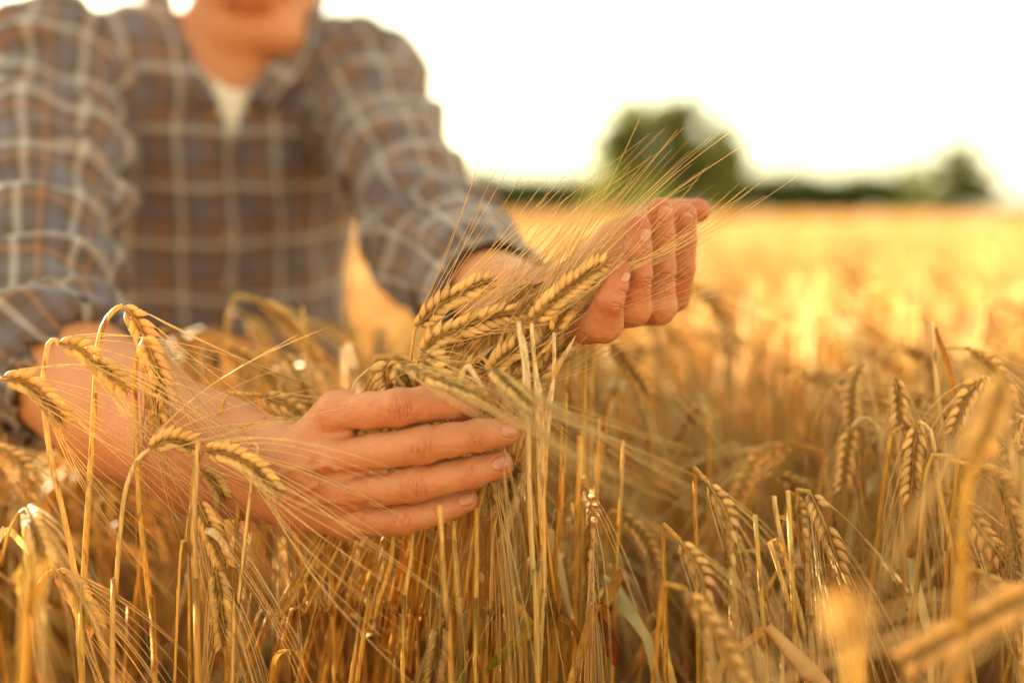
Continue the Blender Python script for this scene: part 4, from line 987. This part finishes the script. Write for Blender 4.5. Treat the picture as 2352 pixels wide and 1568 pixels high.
# right-hand field: sharp broken stalks
rs = [
 ('tall broken stem with a hanging brown leaf, highest stalk in the right field', [(2140, 736, .60), (2147, 830, .60), (2158, 950, .60), (2172, 1060, .60), (2185, 1300, .60), (2190, 1600, .60)], 15, .15, None,
   [dict(p=[(2148, 752, .60), (2160, 790, .598), (2175, 830, .597), (2192, 900, .6), (2215, 1010, .605)], w=13, c=(C_BROWN*1.7, C_ORNG*1.3), ww=[.5, 1, .7, .2])]),
 ('brown headed stalk with a bulbous white tip in the right field', [(2058, 880, .59), (2062, 960, .59), (2066, 1100, .59), (2085, 1400, .59), (2095, 1600, .59)], 14, .5, [(2056, 868, .588), (2060, 900, .588), (2063, 935, .588), (2066, 975, .588)], []),
 ('stalk with a nodding dark ear left of the brown headed stalk', [(1985, 828, .64), (2000, 900, .64), (2015, 990, .64), (2030, 1200, .64), (2040, 1600, .64)], 11, .4, [(1980, 832, .64), (1962, 870, .64), (1955, 930, .64), (1958, 990, .64)], []),
 ('arched pale leafy stalk low between the dark nodding ears', [(1960, 975, .62), (1985, 958, .62), (2010, 975, .62), (2030, 1040, .62), (2060, 1300, .62), (2065, 1600, .62)], 14, .2, [(1958, 980, .62), (1945, 1030, .62), (1940, 1080, .62), (1935, 1130, .62)], []),
 ('dark twisted ear hanging beside the pale bent stem on the right', [(2110, 970, .57), (2135, 985, .57), (2150, 1060, .57), (2165, 1250, .57), (2175, 1600, .57)], 13, .2, [(2108, 968, .57), (2100, 1020, .57), (2096, 1080, .57), (2092, 1150, .57)], []),
 ('ear with curled awns drooping left from the top of the right tangle', [(2262, 860, .58), (2280, 900, .58), (2290, 1000, .58), (2300, 1600, .58)], 10, .3, [(2255, 868, .58), (2230, 895, .58), (2208, 940, .58), (2190, 1000, .58)], []),
 ('ear at the right edge with hooked dark grains', [(2350, 955, .56), (2365, 970, .56), (2370, 1100, .56), (2370, 1600, .56)], 10, .3, [(2345, 958, .56), (2325, 985, .56), (2318, 1030, .56), (2320, 1080, .56)], []),
 ('left stub of the broken pair low in the right field, its tip folded over', [(1768, 1245, .555), (1790, 1310, .555), (1815, 1400, .555), (1850, 1540, .555), (1858, 1600, .555)], 15, .3, None, [dict(p=[(1768, 1243, .555), (1785, 1240, .553), (1800, 1262, .553), (1815, 1290, .555)], w=12, c=(C_STRAW, C_BROWN*2))]),
 ('right stub of the broken pair with a knotted tip and hanging curled leaf', [(1778, 1138, .56), (1783, 1180, .56), (1800, 1260, .56), (1825, 1360, .558), (1860, 1500, .556), (1870, 1600, .555)], 16, .15, None, [dict(p=[(1783, 1185, .56), (1815, 1195, .558), (1838, 1240, .556), (1850, 1310, .558)], w=13, c=(C_STRAW*.8, C_BROWN*1.5))]),
 ('short blurred grey stub right of the broken pair', [(1866, 1232, .60), (1872, 1300, .60), (1878, 1400, .60), (1880, 1600, .60)], 14, .3, None, []),
 ('small stub with a dark leaf at the bottom right of the bunch gap', [(1797, 1465, .555), (1796, 1520, .555), (1797, 1600, .555)], 15, .2, None, [dict(p=[(1800, 1470, .555), (1820, 1500, .553), (1840, 1550, .555), (1850, 1590, .556)], w=20, c=(C_BROWN*1.4, C_BROWN))]),
 ('pale stem leaning behind the small stub on the lower right', [(2120, 1180, .58), (2130, 1300, .58), (2140, 1400, .58), (2150, 1600, .58)], 13, .2, None, []),
]
for i, (lb, st, w, og, er, lv) in enumerate(rs):
    H(lb, stem=st, ear=er, sw=w, orange=og, seed=400+i, leaves=lv, nodes=(), pale=.4, ear_kw=dict(awn=.10, tone=.95, kl=.0112, droop=.1, bias=[[.1, 0, -1], [.25, 0, -1]]))
# ears behind the bunch under the open hand
bh = [
 ('dark ear hanging under the heel of the open hand', [(1395, 790, .66), (1375, 780, .66), (1360, 850, .66), (1350, 1600, .67)], [(1398, 790, .66), (1430, 825, .66), (1460, 865, .66), (1492, 915, .66)]),
 ('brown drooping ear at the lower right of the loose stems, in deep shade', [(1425, 1180, .63), (1405, 1172, .63), (1395, 1230, .63), (1385, 1600, .64)], [(1428, 1182, .63), (1462, 1215, .63), (1490, 1260, .63), (1510, 1320, .63)]),
 ('long shaded ear hanging behind the loose stems', [(1310, 800, .67), (1325, 795, .67), (1335, 850, .67), (1340, 1600, .68)], [(1310, 800, .67), (1300, 850, .67), (1305, 910, .67), (1315, 960, .67)]),
 ('second ear hanging under the open hand, turned away to the right', [(1440, 880, .70), (1425, 870, .70), (1415, 930, .70), (1405, 1600, .71)], [(1440, 880, .70), (1465, 920, .70), (1480, 970, .70), (1490, 1020, .70)]),
]
for i, (lb, st, er) in enumerate(bh):
    H(lb, stem=st, ear=er, sw=10, seed=430+i, nodes=(), ear_kw=dict(awn=.12, tone=.8, bias=[[.55, 0, -.75], [.4, 0, -.85]]))

# ------------------------------------------------------------------ the stand around: one built stalk of each kind, copied
def local_stalk(R, H_, lean, neck, drop, lod, ear_len=.075, n=12, awn=.12, leaf=True, stub=False, sw=.0024):
    """stalk standing at the origin, ear nodding towards +X. returns (stem MB, ear MB, awn MB, leaf MB, apex)"""
    ns = {0: 22, 1: 12, 2: 6}[lod]
    ztop = H_-neck*.5; q1, q2 = R.uniform(0, 6, 2)
    pts = [np.array([lean*(t**2)*.10+math.sin(t*5+q1)*.003, math.sin(t*4+q2)*.003, ztop*t]) for t in (0, .2, .4, .6, .75, .86, .93, .97, 1)]
    top = pts[-1]
    a = np.array([top[0]+neck*.45, top[1], top[2]+neck*.55]); b = np.array([top[0]+neck*1.0, top[1]+R.normal()*.004, top[2]+neck*.45])
    sm, em, am, lm = MB(), MB(), MB(), MB()
    k1_ = top+np.array([neck*.16, 0, neck*.42]); k2_ = top+np.array([neck*.72, 0, neck*.68]); a = np.array([top[0]+neck*.42, top[1], top[2]+neck*.66])
    P_ = np.array(pts + ([] if stub else [k1_, a, k2_, b]))
    o = R.choice([.05, .15, .3, .5, .8]); cols = mixc(C_STRAW, C_ORNG, o)
    c = catmull(P_, 120); ix = np.r_[np.linspace(0, 100, ns), np.linspace(103, 119, max(5, ns//2+2))].astype(int)
    if stub: ix = np.linspace(0, 119, ns).astype(int)
    c = c[ix]; t = ix/119.
    cc = mixc(np.tile(cols, (len(c), 1)), C_ORNG*.8, np.clip(1-t/.7, 0, 1)*.55); cc = mixc(cc, C_GREEN, np.clip(1-t/.5, 0, 1)*R.choice([0, 0, .5]))
    for q in (.35, .62): cc = mixc(cc, C_BROWN, np.exp(-((t-q)/.02)**2)*.7)
    tube(sm, c, sw*(1.0-.45*t), {0: 8, 1: 6, 2: 3}[lod], cc)
    if not stub:
        d0 = unit(b-a); e1 = b+unit(d0+np.array([.1, 0, -.3]))*ear_len*.33; e2 = e1+unit(np.array([1, R.normal()*.1, -drop]))*ear_len*.33
        e3 = e2+unit(np.array([.8, R.normal()*.15, -drop*1.4]))*ear_len*.34
        make_ear(em, am if awn else None, [b, e1, e2, e3], R, n=n, kl=.0112, kw=.0022, awn=awn, lod=lod, face=unit([R.normal()*.5, 1, R.normal()*.5]),
                 droop=.18, tone=R.uniform(.85, 1.05), arad={0: .00036, 1: .0004, 2: .0007}[lod], awnp=(1, 1, .45)[lod])
    if leaf:
        for k in range(1 if lod < 2 else R.randint(3, 6)):
            h = R.uniform(.35, .88)*ztop; i = int(np.argmin(np.abs(c[:, 2]-h))); s0 = c[min(i, len(c)-1)]; an = R.uniform(0, 6.28); dr = np.array([math.cos(an), math.sin(an), 0])
            L = R.uniform(.06, .14); q = [s0, s0+dr*L*.25+np.array([0, 0, L*.45]), s0+dr*L*.6+np.array([0, 0, L*.35]), s0+dr*L*.8+np.array([0, 0, -L*.3])]
            m = {0: 10, 1: 8, 2: 4}[lod]
            strip(lm, catmull(q, m), R.uniform(.003, .006 if lod < 2 else .009)*np.interp(np.linspace(0, 1, m), [0, .3, 1], [.6, 1, .1]), np.cross(dr, [0, 0, 1]),
                  mixc(C_STRAW, (C_BROWN*2.4 if R.rand() < .5 else C_PALE), R.uniform(.1, .5))*R.uniform(.8, 1), .3)
    return sm, em, am, lm, (a if not stub else top)
tmpl = []
for i in range(9):
    R = np.random.RandomState(900+i); stub = i == 8
    parts = local_stalk(R, .80, R.uniform(-1, 1), R.uniform(.014, .028), R.uniform(.8, 3.2), 1, ear_len=R.uniform(.062, .085), n=R.randint(11, 15), stub=stub, awn=R.uniform(.10, .13))
    me = dict(stem=parts[0].mesh('stem'), leaf=parts[3].mesh('leaf') if parts[3].n else None)
    me['stem'].materials.append(M_STEM)
    if me['leaf']: me['leaf'].materials.append(M_LEAF)
    if not stub:
        me['ear'] = parts[1].mesh('ear'); me['awns'] = parts[2].mesh('awns'); me['ear'].materials.append(M_EAR); me['awns'].materials.append(M_AWN)
    tmpl.append((me, parts[4]))
# one built prototype per kind, then plain copies of it and of each of its parts
protos = {}
def build_proto(i):
    me, ap = tmpl[i]
    r_ = root('barley_stalk', '', 'barley stalk')
    link('stem', me['stem'], None, r_)
    if me['leaf']: link('leaf', me['leaf'], None, r_)
    if 'ear' in me: e = link('ear', me['ear'], None, r_); link('awns', me['awns'], None, e)
    protos[i] = [r_, False]
def place(i, xy, rot, sc, tilt, label, group):
    if i not in protos: build_proto(i)
    src, used = protos[i]
    if not used: o = src; protos[i][1] = True
    else:
        o = src.copy(); COL.objects.link(o)
        for ch in list(src.children):
            c = ch.copy(); COL.objects.link(c); c.parent = o
            for g in ch.children:
                d = g.copy(); COL.objects.link(d); d.parent = c
    o.location = (xy[0], xy[1], 0); o.rotation_euler = (tilt[0], tilt[1], rot); o.scale = (1, 1, sc) if abs(sc-1) < .12 else (sc, sc, sc)
    tag(o, label, 'barley stalk', group); return o
def person_clear(pts, m=.012):
    return (f_rhand(pts).min() > m and f_lhand(pts).min() > m and f_shirt(pts).min() > m and f_legs(pts, .02).min() > m)
def line_pts(x, y, z, dx, dy):
    t = np.linspace(0, 1, 24)[:, None]; return np.array([x, y, 0.])*(1-t)+np.array([x+dx, y+dy, z])*t
R5 = random.Random(77)
def try_place(px, py, d, label, group, ti=None, rot=None, chk=True):
    t = P(px, py, d); ti = ti if ti is not None else R5.randrange(9)
    rot = rot if rot is not None else R5.gauss(-.3, 1.0)
    ap = tmpl[ti][1]; sc = t[2]/ap[2]; tl = (R5.gauss(0, .05), R5.gauss(0, .05))
    ox = ap[0]*math.cos(rot)+math.sin(rot)*0; oy = ap[0]*math.sin(rot)
    x, y = t[0]-ox-tl[1]*t[2], t[1]-oy+tl[0]*t[2]
    if chk and not person_clear(line_pts(x, y, t[2], t[0]-x, t[1]-y)): return False
    place(ti, (x, y), rot, sc, tl, label, group); return True
# middle distance seen between the closed hand and the shirt
for (px, py, d) in [(553, 660, .86), (585, 735, .82), (690, 702, .84), (655, 790, .80), (745, 748, .9), (795, 700, .95), (520, 770, .80), (860, 745, .92), (905, 735, .8), (760, 850, .72), (670, 940, .66),
                    (820, 790, .78), (610, 860, .76), (700, 860, .74), (500, 815, .82), (880, 800, .74), (560, 800, .9), (640, 730, .92), (835, 860, .70), (740, 800, .84), (930, 760, .9), (975, 745, .95), (505, 700, 1.0), (455, 760, .9), (1010, 780, .78), (790, 900, .68), (560, 880, .68)]:
    try_place(px, py, d*.88, 'blurred ripe stalk before the plaid shirt, '+('above the bare forearm' if px < 640 else 'above the closed hand' if px < 850 else 'left of the held bunch'), 'stalks before the shirt', chk=False, rot=R5.gauss(-.2, .6))
for k in range(400):
    px, d = R5.uniform(1450, 2330), R5.uniform(.62, 1.15)
    z = R5.gauss(.825 if px > 1750 else .80, .035); py = 490+(CAMZ-z)/d*FPX*.99
    if px < 1600 and d < .75: continue
    if not (1340 < px) or sum(1 for _ in range(1)) == 0: continue
    if k >= 0 and len([o for o in COL.objects if o.get('group') == 'stalks right of the open hand']) >= 62: break
    try_place(px, py, d, 'out-of-focus golden stalk in the sunlit stand, '+('just right of the open hand' if px < 1700 else 'midway between the open hand and the right edge' if px < 2020 else 'behind the sharp broken stalks at the right'), 'stalks right of the open hand')
n_ = 0
for k in range(300):
    px, d = R5.uniform(-60, 520), R5.uniform(.62, 1.0)
    z = R5.gauss(.80, .03); py = 490+(CAMZ-z)/d*FPX*.99
    if n_ >= 22: break
    if py < 980: py = R5.uniform(960, 1150)
    if try_place(px, py, d, 'hazy yellow stalk at the left, behind and below the bare forearm', 'stalks at the far left'): n_ += 1
n_ = 0
for k in range(300):
    px, d = R5.uniform(1680, 2350), R5.uniform(.50, .62)
    py = R5.uniform(1130, 1380) if px < 1950 else R5.uniform(960, 1300)
    if n_ >= 26: break
    if try_place(px, py, d, 'ripe stalk in the tangle at the lower right, ear bent down among its neighbours', 'stalks at the lower right'): n_ += 1

# the rest of the field: one mass
print('field...')
def inst(parts_arrays, pos, rot, sc, tint_):
    """replicate one template (v,f4,f3,c) at many places"""
    v, f4, f3, c = parts_arrays; n = len(pos); m = len(v)
    cr, sr = np.cos(rot), np.sin(rot)
    X = v[None, :, 0]*cr[:, None]-v[None, :, 1]*sr[:, None]; Y = v[None, :, 0]*sr[:, None]+v[None, :, 1]*cr[:, None]
    Z = np.broadcast_to(v[None, :, 2], X.shape)
    tl = nr.normal(size=(n, 2))*.07
    Vv = np.stack([X*sc[:, None]+pos[:, :1]+tl[:, :1]*Z, Y*sc[:, None]+pos[:, 1:2]+tl[:, 1:]*Z, Z*sc[:, None]], -1).reshape(-1, 3)
    off = (np.arange(n)*m)[:, None, None]
    return Vv, (f4[None]+off).reshape(-1, 4), (f3[None]+off).reshape(-1, 3), (c[None]*tint_[:, None]).reshape(-1, 3)
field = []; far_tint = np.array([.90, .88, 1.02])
def add_field(t, pos, sc=None):
    if not len(pos): return
    n = len(pos); rot = nr.normal(-.3, 1.2, n); sc = np.clip(nr.normal(1, .05, n), .82, 1.12) if sc is None else sc
    tn = np.clip(nr.normal(.95, .14, n), .6, 1.25)[:, None]*np.array([1.0, 1.05, 1.12])[None] * (1+nr.normal(0, .04, (n, 3)))
    field.append(inst(t, pos, rot, sc, tn))
def merged(parts):
    mb = MB()
    for q in parts:
        if q.n: v, f4, f3, c = q.arrays(); mb.add(v, f4, f3, c)
    return mb.arrays()
def clear_of_person(pos, m=.03):
    ok = np.ones(len(pos), bool)
    for z in (.05, .3, .5, .62, .74, .80):
        p = np.c_[pos, np.full(len(pos), z)]
        ok &= (f_legs(p, .03) > m)&(f_torso(p, .02) > m)&(f_rhand(p) > m*.6)&(f_lhand(p) > m*.6)&(f_sleeve_r(p, .03) > 0)&(f_sleeve_l(p, .03) > 0)
    return ok
T2 = [merged(local_stalk(np.random.RandomState(950+i), .80, nr.uniform(-1, 1), nr.uniform(.015, .03), nr.uniform(.8, 3.2), 2, n=11, ear_len=.078, awn=.11, sw=.0025, stub=(i == 6))[:4]) for i in range(7)]
def zone(y0, y1, dens, wa=.62, wb=.45):
    area = (wa*(y1*y1-y0*y0)+2*wb*(y1-y0)); n = int(area*dens)
    y = np.sqrt(nr.uniform(0, 1, n)*(y1*y1-y0*y0)+y0*y0); x = nr.uniform(-1, 1, n)*(wa*y+wb); return np.c_[x, y]
pos = zone(.60, 1.5, 620, .62, .25)
qx_ = PIX(np.c_[pos, np.full(len(pos), .8)])
bad = ((qx_[2] < .70) & (qx_[0] > 760) & (qx_[0] < 1400)) | ((qx_[2] < .64) & (qx_[0] > 300) & (qx_[0] < 1650))
pos = pos[~bad]; pos = pos[clear_of_person(pos)]
qq = PIX(np.c_[pos, np.full(len(pos), .83)])
scn = np.clip(nr.normal(.99, .045, len(pos)), .85, 1.08)
mid = (qq[0] > 740) & (qq[0] < 1330) & (qq[2] < .95); scn[mid] *= .93
bk = (qq[0] > 430) & (qq[0] < 930) & (qq[2] > .76); scn[bk] = nr.uniform(1.0, 1.075, bk.sum()); rt = (qq[0] > 1560) & (qq[2] > .70); scn[rt] *= 1.035
bel = (qq[0] > -50) & (qq[0] < 760) & (qq[2] < .72); scn[bel] *= .86
for i in range(7): add_field(T2[i], pos[i::7], scn[i::7])
UNDER = True
pos = zone(1.5, 4.2, 230); pos = pos[clear_of_person(pos)] if len(pos) else pos
for i in range(7): add_field(T2[i], pos[i::7])
def far_stalk(R, w, k=1.0):
    mb = MB(); H_ = .8; l = R.normal()*.06
    strip(mb, [[0, 0, .25], [l*.6, 0, .6], [l, 0, .76], [l+.03, 0, .79]], w*.5, [0, 1, 0] if R.rand() < .5 else [1, 0, 0], C_STRAW, .2)
    e = np.array([l+.03, 0, .79]); dd = unit([1, R.normal()*.3, -R.uniform(.2, 2)])
    tube(mb, [e, e+dd*.03, e+dd*.075], [w*.8, w*1.5, w*.6], 4, C_GRAIN*R.uniform(.7, 1.05), cap=False)
    for q in range(3):
        d2 = unit(dd+R.normal(size=3)*.16+np.array([0, 0, -.15])); tube(mb, [e+dd*.04, e+dd*.075+d2*.09], [w*.28, w*.1], 3, C_AWN, cap=False)
    return mb.arrays()
T3 = [far_stalk(np.random.RandomState(i), .0045) for i in range(8)]
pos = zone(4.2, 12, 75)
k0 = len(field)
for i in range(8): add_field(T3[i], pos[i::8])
# the crop also closes in round the camera, behind it and to both sides
def whole_stalk(R):
    mb = MB(); l = R.normal()*.05
    tube(mb, [[0, 0, 0], [l*.4, 0, .45], [l, 0, .76], [l+.02, 0, .79]], [.0028, .0024, .0018, .0014], 3, mixc(C_STRAW, C_ORNG, R.uniform(0, .8)), cap=False)
    v, a, b, c = far_stalk(R, .0045); mb.add(v, a, b, c); strip(mb, [[0, 0, .3], [.03, .02, .42], [.08, .03, .38], [.10, .03, .28]], [.004, .006, .004, .001], [0, 1, 0], C_STRAW*.9, .2); return mb.arrays()
T6 = [whole_stalk(np.random.RandomState(80+i)) for i in range(8)]
pos = np.c_[nr.uniform(-3.2, 3.2, 13000), nr.uniform(-3.0, 2.6, 13000)]
ax_, ay_ = np.abs(pos[:, 0]), pos[:, 1]
inview = (ay_ > .0) & (ax_ < .60*ay_+.16)
nearcam = (np.hypot(pos[:, 0], pos[:, 1]) < .26)
pos = pos[~inview & ~nearcam]; pos = pos[clear_of_person(pos)]
for i in range(8): add_field(T6[i], pos[i::8])
pos = np.c_[nr.uniform(-.5, .5, 420), nr.uniform(.0, .52, 420)]; pos = pos[np.abs(pos[:, 0]) < .60*pos[:, 1]+.17]
for i in range(8): q_ = pos[i::8]; add_field(T6[i], q_, np.clip((CAMZ-.03-(q_[:, 1]+.05)*.50)/.83, .5, .98)*nr.uniform(.93, 1, len(q_)))
# shorter side shoots and leaning stems that close the stand below the ears
pos = zone(.60, 1.45, 900, .62, .25); qx_ = PIX(np.c_[pos, np.full(len(pos), .7)])
bad = ((qx_[2] < .68) & (qx_[0] > 300) & (qx_[0] < 1400)) | ((qx_[2] < .63) & (qx_[0] < 1700)); pos = pos[~bad]; pos = pos[clear_of_person(pos)]
for i in range(8): q_ = pos[i::8]; add_field(T6[i], q_, nr.uniform(.72, .93, len(q_)))
T4 = [far_stalk(np.random.RandomState(30+i), .012) for i in range(6)]
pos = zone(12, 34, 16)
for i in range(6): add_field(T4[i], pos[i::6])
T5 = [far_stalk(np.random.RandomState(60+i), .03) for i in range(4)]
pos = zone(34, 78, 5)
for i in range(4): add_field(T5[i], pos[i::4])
# close canopy far out, where single stalks no longer show
gy = np.r_[np.linspace(5, 12, 30), np.linspace(12.5, 40, 60), np.linspace(41, 85, 60)]; gx = np.linspace(-1, 1, 160)
GX = gx[None]*(gy[:, None]*.75+2); GY = np.repeat(gy[:, None], 160, 1)
pz = np.c_[GX.ravel(), GY.ravel(), np.zeros(GX.size)]
GZ = .66+.035*snoise(pz, 2.4, 41)+.03*snoise(pz, 8, 42)
I = np.arange(len(gy)-1)[:, None]*160; J = np.arange(159)[None]
cf = np.stack([I+J, I+J+1, I+161+J, I+160+J], -1).reshape(-1, 4)
field.append((np.c_[pz[:, :2], GZ], cf, np.zeros((0, 3), int), mixc(C_STRAW, C_PALE, .6+.3*snoise(pz, 1.5, 43))))
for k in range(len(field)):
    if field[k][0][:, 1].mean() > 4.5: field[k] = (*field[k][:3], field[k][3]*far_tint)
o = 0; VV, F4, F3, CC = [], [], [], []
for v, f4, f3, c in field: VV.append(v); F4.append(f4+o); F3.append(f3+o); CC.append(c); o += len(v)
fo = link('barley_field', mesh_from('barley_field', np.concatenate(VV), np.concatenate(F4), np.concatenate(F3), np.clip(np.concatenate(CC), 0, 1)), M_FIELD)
tag(fo, 'sunlit field of ripe barley reaching back to the hedges', 'barley field', None, 'stuff')
print('field verts', o)

# ------------------------------------------------------------------ ground
M_SOIL, nt, b = newmat('soil'); nz = node(nt, 'ShaderNodeTexNoise'); nz.inputs['Scale'].default_value = 14; nz.inputs['Detail'].default_value = 8
tc = node(nt, 'ShaderNodeTexCoord'); nt.links.new(tc.outputs['Object'], nz.inputs['Vector']); cr = node(nt, 'ShaderNodeValToRGB'); nt.links.new(nz.outputs[0], cr.inputs[0])
cr.color_ramp.elements[0].color = (.09, .045, .018, 1); cr.color_ramp.elements[1].color = (.24, .13, .05, 1); nt.links.new(cr.outputs[0], b.inputs['Base Color']); b.inputs['Roughness'].default_value = .95
g = np.array([-1500., -60, -20, -8, -3, -1, 0, 1, 3, 8, 20, 60, 120, 300, 1500]); gx_, gy_ = np.meshgrid(g, g, indexing='ij'); m = len(g)
gz = np.where(np.hypot(gx_, gy_) > 80, -.2, 0.)
I = np.arange(m-1)[:, None]*m; J = np.arange(m-1)[None]
gf = np.stack([I+J, I+m+J, I+m+J+1, I+J+1], -1).reshape(-1, 4)
go = link('ground', mesh_from('ground', np.c_[gx_.ravel(), gy_.ravel(), gz.ravel()], gf, np.zeros((0, 3), int), np.ones(3), smooth=False), M_SOIL); tag(go, kind='structure')

# ------------------------------------------------------------------ trees and hedges far behind
M_FOL = plantmat('tree_foliage', .55, .35, 8, (1, 1, 1), 0, .25, (1.3, 1.3, .5))
M_BARK, nt, b = newmat('bark'); b.inputs['Base Color'].default_value = (.10, .07, .045, 1); b.inputs['Roughness'].default_value = .9
def leaves_cloud(mb, centers, radii, n, R, size, col):
    w = radii**2; w = w/w.sum(); idx = R.choice(len(centers), n, p=w)
    d = R.normal(size=(n, 3)); d /= np.linalg.norm(d, axis=1)[:, None]
    r = radii[idx]*(R.uniform(.35, 1.08, n))**.6
    c = centers[idx]+d*r[:, None]*np.array([1, 1, .85])
    a = R.normal(size=(n, 3)); a /= np.linalg.norm(a, axis=1)[:, None]; bb = np.cross(a, R.normal(size=(n, 3))); bb /= np.linalg.norm(bb, axis=1)[:, None]
    s = size*R.uniform(.6, 1.3, n)[:, None]
    V = np.stack([c-a*s, c+bb*s*.45, c+a*s, c-bb*s*.45], 1).reshape(-1, 3)
    cl = (col[None]*(R.uniform(.45, 1.35, len(centers))[idx]*R.uniform(.75, 1.2, n))[:, None])
    mb.add(V, np.arange(4*n).reshape(-1, 4), None, np.repeat(cl, 4, axis=0))
def tree(label, cx, base_y, d, blobs, size, n, col, seed, name='tree', cat='tree', group=None):
    """blobs: list of (px,py,r_px) outlining the crown at depth d"""
    R = np.random.RandomState(seed); base = P(cx, base_y, d); base[2] = 0
    t = root(name, label, cat, base, group)
    cen = []; rad = []
    for (x, y, r) in blobs:
        for k in range(3):
            q = P(x+R.normal()*r*.5, y+R.normal()*r*.38, d)-base; q[1] += R.normal()*mm(r, d)*1.1; cen.append(q); rad.append(mm(r, d)*R.uniform(.35, .9))
    mb = MB(); leaves_cloud(mb, np.array(cen), np.array(rad), n, R, size, np.array(col)); cr = link('crown', mb.mesh('crown', False), M_FOL, t)
    tb = MB(); top = np.array(cen).mean(0); tube(tb, [[0, 0, -.1], [0, 0, top[2]*.4], [top[0]*.5, 0, top[2]*.8], top], [.045*d/10, .035*d/10, .022*d/10, .01*d/10], 9, (1, 1, 1))
    for k in range(9):
        q = cen[R.randint(len(cen))]; s0 = np.array([0, 0, top[2]*R.uniform(.3, .8)]); tube(tb, [s0, (s0+q)/2+np.array([0, 0, -.15]), q], [.014*d/10, .010*d/10, .003*d/10], 6, (1, 1, 1))
    link('trunk', tb.mesh('trunk'), M_BARK, t); return t
G1 = (.20, .22, .065)
tree('big round green tree standing alone in the field behind the open hand', 1530, 488, 42,
     [(1480, 272, 36), (1545, 262, 36), (1580, 272, 36), (1640, 385, 46), (1630, 350, 40), (1570, 340, 48), (1600, 375, 48), (1545, 385, 46), (1590, 330, 40), (1450, 365, 44), (1438, 330, 38), (1445, 410, 44), (1460, 300, 34), (1505, 248, 30), (1410, 312, 36), (1385, 350, 34), (1650, 295, 36), (1682, 345, 34), (1685, 400, 34), (1390, 400, 38), (1385, 455, 40), (1440, 270, 30), (1610, 262, 30), (1500, 275, 36), (1560, 270, 38), (1450, 300, 34), (1410, 325, 26), (1600, 310, 36), (1530, 330, 50), (1460, 370, 40), (1610, 370, 44), (1650, 340, 30), (1540, 410, 52), (1620, 425, 42), (1480, 430, 40), (1570, 455, 50), (1500, 460, 44), (1440, 440, 30), (1660, 440, 26)], .17, 17000, G1, 1)
tree('smaller tree with a pointed airy top at the right edge of the field', 2180, 490, 48,
     [(2200, 345, 20), (2185, 358, 24), (2215, 380, 24), (2240, 400, 22), (2265, 450, 26), (2090, 400, 24), (2075, 440, 26), (2235, 430, 24), (2190, 375, 24), (2160, 395, 28), (2110, 395, 24), (2150, 430, 36), (2190, 425, 28), (2120, 440, 32), (2170, 465, 34), (2225, 460, 24)], .16, 9000, G1, 2)
tree('low dark bush under the smaller tree at the right', 2200, 492, 46, [(2100, 470, 22), (2140, 468, 26), (2180, 466, 28), (2230, 462, 26), (2270, 470, 20), (2300, 480, 12)], .12, 4500, (.075, .09, .022), 3, 'bush', 'bush')
tree('small dark bush at the right edge of the picture', 2340, 492, 50, [(2330, 482, 10), (2350, 480, 13), (2375, 478, 14)], .12, 1500, (.075, .09, .022), 4, 'bush', 'bush')
def hedge(label, x0, x1, y, h, d, seed):
    bl = [(x, y-h*.5+math.sin(x*.05)*h*.06, h*.55) for x in range(x0, x1, 22)]
    R = np.random.RandomState(seed); base = P((x0+x1)/2, y, d); base[2] = 0; t = root('hedge', label, 'hedge', base)
    cen = []; rad = []
    for (bx, by, r) in bl:
        for k in range(2): q = P(bx, by+R.normal()*r*.12, d)-base; q[1] += R.normal()*.6; cen.append(q); rad.append(mm(r, d)*R.uniform(.75, 1.05))
    mb = MB(); leaves_cloud(mb, np.array(cen), np.array(rad), len(cen)*520, R, .15, np.array((.085, .105, .024))); link('foliage', mb.mesh('foliage', False), M_FOL, t)
    sb = MB()
    for k in range(0, len(cen), 3): q = cen[k]; tube(sb, [[q[0], q[1], -.1], [q[0]+.05, q[1], q[2]]], [.06, .02], 5, (1, 1, 1))
    link('stems', sb.mesh('stems'), M_BARK, t)
hedge('long low hedge behind the field between the plaid sleeve and the big tree', 1040, 1460, 497, 100, 56, 11)
hedge('long low hedge behind the field between the big tree and the smaller tree', 1640, 2100, 497, 100, 56, 12)
hedge('hedge behind the field, hidden mostly by the person', -300, 1040, 497, 74, 56, 13)

# ------------------------------------------------------------------ air
HAZE = 0.0
if HAZE > 0:
    mb = MB(); x0, x1, y0, y1, z0, z1 = -70, 70, -6, 78, -1.2, 9
    mb.add([[x0, y0, z0], [x1, y0, z0], [x1, y1, z0], [x0, y1, z0], [x0, y0, z1], [x1, y0, z1], [x1, y1, z1], [x0, y1, z1]], [[0, 3, 2, 1], [4, 5, 6, 7], [0, 1, 5, 4], [1, 2, 6, 5], [2, 3, 7, 6], [3, 0, 4, 7]])
    M_HZ = bpy.data.materials.new('haze'); M_HZ.use_nodes = True; nt = M_HZ.node_tree; nt.nodes.remove(nt.nodes['Principled BSDF'])
    pv = nt.nodes.new('ShaderNodeVolumePrincipled'); pv.inputs['Color'].default_value = (1.0, .93, .80, 1); pv.inputs['Density'].default_value = HAZE; pv.inputs['Anisotropy'].default_value = .85
    nt.links.new(pv.outputs[0], nt.nodes['Material Output'].inputs['Volume'])
    hz = link('haze', mb.mesh('haze', False), M_HZ); tag(hz, kind='stuff')
bpy.context.view_layer.update()
print('stalks', len([o for o in COL.objects if o.get('category') == 'barley stalk']))
